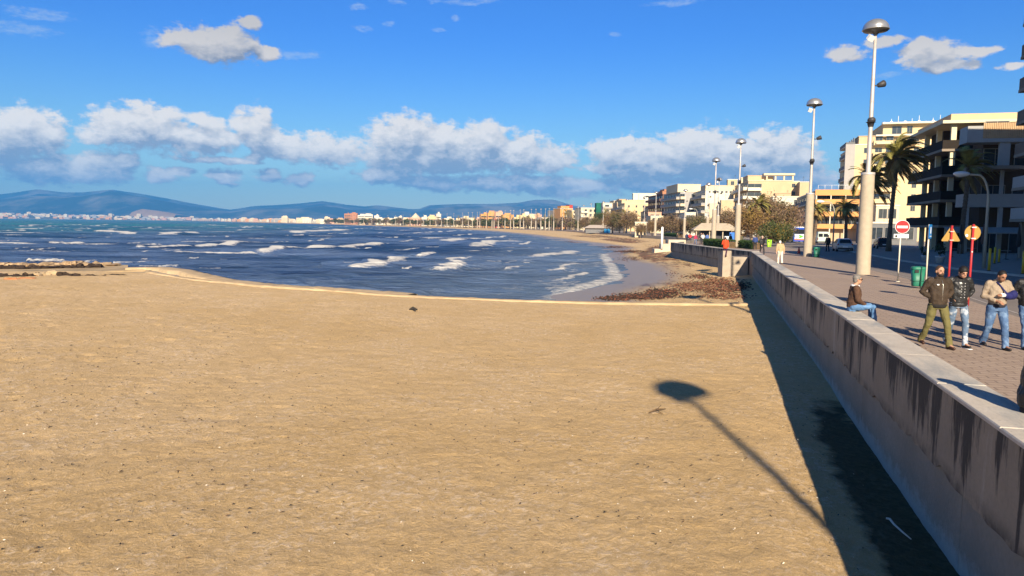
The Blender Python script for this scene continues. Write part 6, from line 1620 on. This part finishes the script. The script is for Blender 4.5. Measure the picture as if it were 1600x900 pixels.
    if o.get('sling'):
        a = arms[1]; mb = MB(); limb(mb, [a[1]+V3(.02, .03, 0), a[1].lerp(a[2], .5)+V3(0, -.012, -.01), a[1].lerp(a[2], .78)+V3(0, -.01, 0)], [.085, .082, .062]); mb.ball(a[1]+V3(.0, -.02, .03), (.085, .09, .10))
        organic('sling', mb, .011, M_navy, root, 2)
        mb = MB(); mb.tube([a[1].lerp(a[2], .72)+V3(0, -.05, .03), T((0.04, -.165, 1.30)), T((-.05, -.13, 1.43)), T((-.08, -.02, 1.475))], [.02, .016, .016, .018], 8, flat=.5); mb.build('sling_strap', M_navy, root)
        mb = MB(); d_ = (a[2]-a[1]).normalized(); limb(mb, [a[2]-d_*.05, a[2]+d_*.06], [.044, .048], .9); organic('bandage', mb, .010, mat('bandage_white', (.8, .79, .76), .8, .05, 10), root, 2)
    return root
M_shoe = mat('brown_shoe', (.05, .022, .015), .45, .2, 8); M_shoeb = mat('black_shoe', (.012, .012, .014), .45, .2, 8); M_navy = cloth('navy_sling', (.012, .014, .09), .8, .15)
J_brown = cloth('brown_suede', (.042, .028, .018), .8, .35, 5, .02); J_leather = cloth('black_leather', (.022, .022, .023), .38, .3, 5, .02, 8); J_beige = cloth('beige_cotton', (.30, .235, .17), .85, .15, 5, .018); J_black = cloth('black_quilt', (.015, .015, .016), .5, .3, 5, .02)
T_olive = cloth('olive_cotton', (.13, .115, .042), .85, .15, 4, .012)
def jeans(name, base, fade, k):
    mt, n, b = new_mat(name); oc = n.n('ShaderNodeTexCoord').outputs['Object']
    c = n.mix(n.rng(n.noise(oc, 5, 5, .6), .35, .65), tuple(x*.7 for x in base), base); c = n.mix(n.math('MULTIPLY', n.rng(n.noise(oc, 4.5, 3, .6), .52, .62), k), c, fade)
    n.put(b, 'Base Color', c); n.put(b, 'Roughness', .85); bn = n.n('ShaderNodeBump'); n.put(bn, 'Distance', .015); n.put(bn, 'Height', n.noise(oc, 9, 5, .6)); n.put(b, 'Normal', bn.outputs[0]); return mt
T_rip = jeans('ripped_jeans', (.11, .17, .26), (.50, .53, .56), .9); T_blue = jeans('blue_jeans', (.065, .13, .26), (.22, .33, .48), .5); T_sit = jeans('light_blue_jeans', (.10, .22, .42), (.2, .33, .5), .4)
M_zip = mat('zip_metal', (.6, .58, .5), .3, .05, metal=.8)
def walker(px, py, h_px, label, rz, o, z=2.5, dx=0, near=True, d=None, ht=None):
    if d is None: p = P(px, py, z); d = p.y
    else: p = V3(XG(px, d, z), d, z)
    return person(label, (p.x+dx, p.y, z), rz, ht or h_px/FPX*d, o, near)
walker(1461, 543, 129, 'bearded man in brown jacket and olive trousers walking, hands in pockets', R(-4), dict(arms=('pocket', 'pocket'), jacket=J_brown, band=cloth('black_rib', (.015, .013, .012)), trousers=T_olive, shoes=M_shoe, beard=mat('dark_beard', (.03, .02, .015), .8), hair=M_hairbr, hairsize=.97, stride=.17, lead=1, spread=.09, zip=M_zip, patch=(-.09, 1.36), bulk=1.04, collar=J_brown, headturn=.1))
walker(1493, 541, 129, 'man in shiny black leather jacket and ripped light jeans walking head down', R(-6), dict(arms=('pocket', 'pocket'), jacket=J_leather, band=J_leather, trousers=T_rip, shoes=M_shoeb, soles=True, stride=.2, lead=1, spread=-.02, studs=True, patch=(-.05, 1.37), headdrop=.30, hairsize=1.10, collar=J_leather, skin=M_skin, baggy=.9))
walker(1553, 545, 127, 'man in beige jacket with his arm in a navy sling, white bandage', R(-8), dict(arms=('belly', 'sling'), jacket=J_beige, trousers=T_blue, shoes=M_shoeb, stride=.15, lead=1, spread=.04, sling=True, headdrop=.30, headturn=.15, skin=M_skin2, hem=.95, band=cloth('dark_hem', (.02, .02, .03)), baggy=1.08, collar=J_beige))
walker(1602, 545, 129, 'man in black jacket and blue jeans cut off by the right edge', R(-6), dict(arms=('pocket', 'down'), jacket=J_black, trousers=T_blue, shoes=M_shoeb, stride=.12, lead=-1, skin=M_skin2, bulk=1.1))
# seated man and seated figure at the edge
y_ = 18.2; sx_ = wallx(y_)+.40
person('grey-haired man in brown sweater and blue jeans sitting on the wall', (sx_, y_, 2.952), R(78), 1.72, dict(sit=True, arms=('lap', 'lap'), jacket=cloth('brown_wool', (.085, .045, .028), .95, .2, 12, .008, 40), trousers=T_sit, hair=M_hairg, hairsize=1.03, hairback=True, glasses=True, scarf=M_white, lean=.10, shoes=M_shoe, patch=(.12, 1.3), hem=.93, bulk=1.06))
y_ = 8.15; X0 = XG(1590, y_, 3.2)
person('dark-clothed figure sitting on the wall, cut off by the right edge', (X0+.19, y_, 2.952), R(80), 1.72, dict(sit=True, arms=('lap', 'lap'), jacket=J_black, trousers=cloth('black_trousers', (.015, .015, .018)), lean=.12, shoes=M_shoeb, bulk=1.12, hairsize=1.05))
# people further along
walker(1218.5, 413, 0, 'old white-haired man in beige jacket and cream trousers walking away', R(172), dict(arms=('down', 'down'), jacket=cloth('sand_jacket', (.46, .31, .17)), trousers=cloth('cream_trousers', (.70, .62, .50)), hair=M_hairw, hairback=True, stride=.13, lean=.22, shoes=M_shoe, skin=M_skin3, headdrop=.2, baggy=1.1), near=False, ht=1.66)
walker(1190, 0, 0, 'bald person in black coat with a dark shoulder bag by the wall', R(20), dict(arms=('swingf', 'pocket'), jacket=J_black, trousers=cloth('charcoal', (.03, .03, .035)), hair=M_skin3, hairsize=.98, stride=.18, skin=M_skin3, bulk=1.1), z=2.49, near=False, d=66, ht=1.74)
walker(1179.5, 0, 0, 'person in navy blue jacket walking away left of the one in black', R(170), dict(arms=('down', 'swingf'), jacket=cloth('blue_jacket', (.035, .06, .19)), trousers=cloth('charcoal', (.03, .03, .035)), stride=.15), z=2.4, near=False, d=84, ht=1.7)
lz = 2.47; pO = P(1148, 403.5, lz)
person('woman in bright orange-red coat standing on the stair landing', (pO.x, max(pO.y, 62.4), lz), R(150), 1.66, dict(arms=('down', 'belly'), jacket=cloth('orange_coat', (.75, .07, .02)), trousers=cloth('plum_trousers', (.06, .02, .05)), hem=.74, stride=.06, hair=M_hairbr, hairback=True, bulk=1.08), near=False)
PP = [(1104.5, 108, 'person in blue jacket at the right end of the group by the kiosk', (.08, .14, .35), (.10, .13, .2), 1.72, 200), (1098, 112, 'person in white and grey in the group by the kiosk', (.55, .53, .5), (.03, .03, .04), 1.74, 10), (1095, 116, 'person in black beside the white and grey one', (.03, .03, .035), (.04, .04, .05), 1.76, 30),
      (1086.5, 110, 'person in magenta red coat left of the group near the kiosk', (.34, .03, .08), (.10, .13, .22), 1.62, 20), (1078, 128, 'person in bright red top left of the magenta coat', (.62, .05, .05), (.05, .05, .06), 1.66, 160), (1073, 132, 'person in dark blue beside the bright red top', (.03, .04, .10), (.03, .03, .035), 1.72, 10),
      (1293, 80, 'dark figure crossing the road left of the parked car', (.02, .02, .022), (.02, .02, .025), 1.78, 190), (1058, 126, 'dark-clothed person near the far end of the curved wall', (.04, .035, .03), (.03, .03, .03), 1.7, 60),
      (1141, 96, 'person with dark coat behind the orange-coated woman', (.05, .05, .04), (.04, .035, .03), 1.72, 40), (1157, 97, 'olive-clad person right of the orange-coated woman', (.10, .09, .05), (.04, .04, .04), 1.74, 170)]
for i, (px, d, lab, jc, tc_, ht, az_) in enumerate(PP):
    walker(px, 0, 0, lab, R(az_), dict(arms=[('down', 'swingf'), ('pocket', 'pocket'), ('swingb', 'swingf')][i % 3], jacket=cloth('coat_%d' % i, jc), trousers=cloth('slacks_%d' % i, tc_), stride=.04+.12*(i % 2), hair=[M_hairb, M_hairbr, M_hairg][i % 3]), z=G(d), near=False, d=d, ht=ht)

# ------------------------------------------------------------------ vehicles and small street things
M_tyre = mat('tyre_rubber', (.02, .02, .02), .85); M_rim = mat('wheel_rim', (.45, .45, .46), .35, .05, metal=.7)
def wheel(parent, x, y, r_=.31, w_=.2):
    mb = MB(); sg = 1 if x > 0 else -1
    mb.tube([(x-w_/2*sg, y, r_), (x+w_/2*sg, y, r_)], [r_, r_], 20); wv = mb.build('wheel', M_tyre, parent)
    mb = MB(); mb.tube([(x+w_/2*sg, y, r_), (x+(w_/2+.012)*sg, y, r_)], [r_*.62, r_*.5], 16); mb.build('rim', M_rim, wv)
def sect(mb, st, mi=0):                            # stations: (y, [(x, z), ...]) right half from bottom to top, mirrored
    rings = [[(x, y, z) for x, z in pr]+[(-x, y, z) for x, z in pr[::-1]] for y, pr in st]; n = len(rings[0]); vs = [v for r_ in rings for v in r_]; fs = []
    for i in range(len(rings)-1):
        for k in range(n): fs.append((i*n+k, (i+1)*n+k, (i+1)*n+(k+1) % n, i*n+(k+1) % n))
    fs.append(tuple(range(n))); fs.append(tuple((len(rings)-1)*n+k for k in range(n))[::-1]); mb.add(vs, fs, mi, False)
def car(label, p, rz, paint):
    root = empty('parked_car', p, rz, label, 'car')
    mb = MB(); lo = lambda hw, z0, z1: [(hw*.9, z0), (hw, z0+.12), (hw*1.0, z0+.35), (hw*.96, z1)]
    sect(mb, [(-2.0, lo(.70, .32, .72)), (-1.9, lo(.82, .26, .88)), (-1.2, lo(.86, .22, .92)), (1.0, lo(.86, .22, .90)), (1.6, lo(.84, .24, .80)), (2.0, lo(.72, .32, .66))])
    b_ = mb.build('body', paint, root)
    mb = MB(); cb = lambda hb, ht_, z0, z1: [(hb, z0), (ht_, z1-.04), (ht_*.8, z1)]
    sect(mb, [(-1.92, cb(.78, .77, .86, .92)), (-1.55, cb(.80, .62, .88, 1.40)), (-.6, cb(.82, .64, .90, 1.47)), (.25, cb(.82, .63, .90, 1.43)), (1.05, cb(.80, .74, .88, .94))]); cbn = mb.build('cabin', paint, root)
    mb = MB(); mb.add([(-.60, -1.90, .98), (.60, -1.90, .98), (.50, -1.60, 1.36), (-.50, -1.60, 1.36)], [(0, 1, 2, 3)]); mb.v = [(x, y-.035, z+.01) for x, y, z in mb.v]; mb.build('rear_window', M_dglass, cbn)
    for sg in (-1, 1):
        mb = MB(); mb.add([(sg*.815, -1.35, .95), (sg*.825, .75, .95), (sg*.665, .15, 1.36), (sg*.655, -1.25, 1.34)], [(0, 1, 2, 3)]); mb.v = [(x+sg*.02, y, z) for x, y, z in mb.v]; mb.build('side_window', M_dglass, cbn)
        mb = MB(); mb.ball((sg*.72, -1.93, .80), (.10, .06, .11), 10, 7); mb.build('tail_light', mat('tail_red', (.35, .01, .01), .3), root)
        mb = MB(); mb.ball((sg*.66, 1.93, .60), (.14, .08, .08), 10, 7); mb.build('headlight', M_rim, root)
        for yy_ in (-1.3, 1.3): wheel(root, sg*.76, yy_)
    mb = MB(); mb.box(-.26, -2.02, .48, .26, -2.0, .60); mb.build('number_plate', M_white, root)
    mb = MB(); mb.box(-.78, -2.05, .30, .78, -1.94, .46); mb.build('bumper', M_dark, root)
    return root
M_silver = mat('silver_paint', (.42, .45, .48), .3, .04, metal=.4); M_darkp = mat('dark_paint', (.03, .035, .05), .25, .05, metal=.2)
p = (XG(1316, 84, 2.3), 84, G(84)-.055); car('silver blue hatchback seen from behind on the shaded road', p, -R(16), M_silver)
p = (XG(1378, 96, 2.3), 96, G(96)+.06); car('dark car in deep shade behind the no entry sign', p, -R(18), M_darkp)
p = (XG(1270, 150, 2.3), 155, G(150)-.05); 
def van(label, p, rz, paint):
    root = empty('delivery_van', p, rz, label, 'van'); mb = MB(); pr = lambda w_, z0, z1: [(w_*.93, z0), (w_, z0+.15), (w_, (z0+z1)/2), (w_*.93, z1-.12), (w_*.8, z1)]
    sect(mb, [(-2.5, pr(.93, .38, 2.2)), (-2.4, pr(.99, .32, 2.3)), (1.2, pr(.99, .32, 2.3)), (1.9, pr(.98, .32, 1.5)), (2.5, pr(.90, .36, 1.0))]); mb.build('body', paint, root)
    for sg in (-1, 1):
        mb = MB(); mb.box(sg*.08, -2.535, 1.35, sg*.80, -2.505, 1.95); mb.build('rear_window', M_dglass, root)
        mb = MB(); mb.box(sg*.84, -2.54, .8, sg*.93, -2.49, 1.2); mb.build('tail_light', mat('tail_red', (.35, .01, .01), .3), root)
        for yy_ in (-1.6, 1.5): wheel(root, sg*.88, yy_, .34)
    mb = MB(); mb.box(-.93, -2.6, .35, .93, -2.51, .52); mb.build('bumper', M_dark, root); return root
van('pale greenish van behind the second lamp column near the palms', (XG(1284, 140, 2.3), 140, G(140)-.05), -R(18), mat('mint_paint', (.50, .58, .50), .4, .05))
# city bus from behind
def bus():
    d = 148.0; root = empty('city_bus', (XG(1249.5, d, 2), d, G(d)-.05), -R(13.5), 'blue and white city bus with a green arrow on its tail, at the shrubs', 'bus')
    Mb = mat('bus_blue', (.015, .07, .38), .35, .05); Mw = mat('bus_white', (.72, .74, .74), .35, .04)
    mb = MB(); pr = lambda w_: [(w_*.96, .32), (w_, .5), (w_, 1.6), (w_*.97, 2.75), (w_*.86, 3.0), (w_*.5, 3.08)]
    sect(mb, [(0, pr(1.2)), (.12, pr(1.25)), (11.7, pr(1.25)), (12, pr(1.15))]); b_ = mb.build('body', Mb, root)
    mb = MB(); mb.box(-.98, -.03, 1.82, 1.02, -.004, 2.72); mb.build('rear_window', M_dglass, root)
    mb = MB(); mb.box(-1.0, -.028, .82, 1.12, -.004, 1.78); pn = mb.build('rear_panel', Mw, root)
    mb = MB(); mb.extr([(-.35, .98), (.10, .98), (.72, 1.30), (.10, 1.62), (-.35, 1.62), (-.05, 1.30)], 'y', -.045, -.031); mb.build('arrow', mat('arrow_green', (.10, .55, .04), .4, .03), pn)
    mb = MB(); mb.box(-1.0, -.026, .60, 1.12, -.004, .80); mb.build('orange_stripe', mat('bus_orange', (.65, .14, .03), .4, .03), root)
    mb = MB(); mb.box(-1.253, .3, 1.5, -1.236, 11.2, 2.6); mb.build('side_window', M_dglass, root)
    mb = MB(); mb.box(-1.1, .3, 3.085, 1.1, 10, 3.25); mb.build('roof_unit', Mw, root)
    for sg in (-1, 1):
        for yy_ in (2.8, 9.0): wheel(root, sg*1.13, yy_, .48, .28)
        mb = MB(); mb.box(sg*1.04, -.05, 1.9, sg*1.16, -.004, 2.3); mb.build('tail_light', mat('tail_red', (.35, .01, .01), .3), root)
bus()
# traffic cone
p = P(1248, 397, 2.45); root = empty('traffic_cone', p, 0, 'small red traffic cone on the promenade left of the second lamp', 'cone')
mb = MB(); mb.lathe([(.17, .03), (.03, .72), (0, .72)], 16); mb.build('cone', mat('cone_red', (.60, .07, .03), .5, .05), root)
mb = MB(); mb.box(-.21, -.21, 0, .21, .21, .03); mb.build('base', mat('cone_red', (.6, .07, .03)), root)
# kiosk with a hipped roof
d = 150.0; kx = XG(1088, d, 3); root = empty('kiosk', (kx, d, G(d)), -R(8), 'beige kiosk with a hipped roof between the lamp columns', 'kiosk')
M_kr = mat('kiosk_roof', (.46, .38, .27), .85, .12, 1)
mb = MB(); mb.add([(-.6, -.6, 2.45), (8.4, -.6, 2.45), (8.4, 5, 2.45), (-.6, 5, 2.45), (1.2, 2.2, 3.75), (6.6, 2.2, 3.75), (-.6, -.6, 2.25), (8.4, -.6, 2.25), (8.4, 5, 2.25), (-.6, 5, 2.25)], [(0, 1, 5, 4), (1, 2, 5), (2, 3, 4, 5), (3, 0, 4), (6, 7, 1, 0), (7, 8, 2, 1), (8, 9, 3, 2), (9, 6, 0, 3), (9, 8, 7, 6)]); mb.build('roof', M_kr, root)
mb = MB(); mb.box(.3, .6, 0, 7.5, 4, 1.1); mb.box(1.0, 1.6, 1.1, 7.0, 4, 2.24); mb.build('counter', M_dark, root)
for k, (xx, yy_) in enumerate([(0, 0), (2.6, 0), (5.2, 0), (7.8, 0)]): mb = MB(); mb.box(xx-.1, yy_-.1, 0, xx+.1, yy_+.1, 2.24); mb.build('post', M_kr, root)
d = 112.0; root = empty('ice_cream_stand', (XG(1145, d, 3), d, G(d)), -R(10), 'small bright blue stand behind the woman in the orange-red coat', 'stand')
mb = MB(); mb.box(-.45, -.3, 0, .45, .3, 1.1); mb.build('cabinet', mat('stand_blue', (.03, .16, .55), .5, .05), root); mb = MB(); mb.box(-.5, -.05, 1.1, .5, .05, 1.9); mb.build('signboard', mat('stand_blue', (.03, .16, .55)), root)
root = empty('freezer_chest', (XG(1136.5, 111, 3), 111, G(111)), -R(10), 'white chest freezer left of the bright blue stand', 'freezer'); mb = MB(); mb.box(-.4, -.3, .05, .4, .3, 1.15); mb.build('cabinet', M_whitem, root); mb = MB(); mb.box(-.42, -.32, 1.153, .42, .32, 1.3); mb.build('lid', M_white, root)
# beach bar
d = 318.0; root = empty('beach_bar', (XG(915, d, 3), d, 1.6), -R(2), 'low beach bar with a long beige roof and a bright blue panel', 'bar')
mb = MB(); mb.box(0, 0, 0, 11.5, 6, 2.2); mb.build('wall', WM['dgrey'], root); mb = MB(); mb.add([(-.8, -1, 2.1), (12.5, -1, 2.1), (12.5, 7, 2.1), (-.8, 7, 2.1), (2, 3, 3.5), (9.5, 3, 3.5)], [(0, 1, 5, 4), (1, 2, 5), (2, 3, 4, 5), (3, 0, 4), (3, 2, 1, 0)]); mb.build('roof', mat('bar_roof', (.44, .37, .30), .85), root)
mb = MB(); mb.box(7.9, -1.6, .3, 10.4, -1.1, 1.9); mb.build('blue_panel', mat('panel_blue', (.03, .32, .62), .5), root)
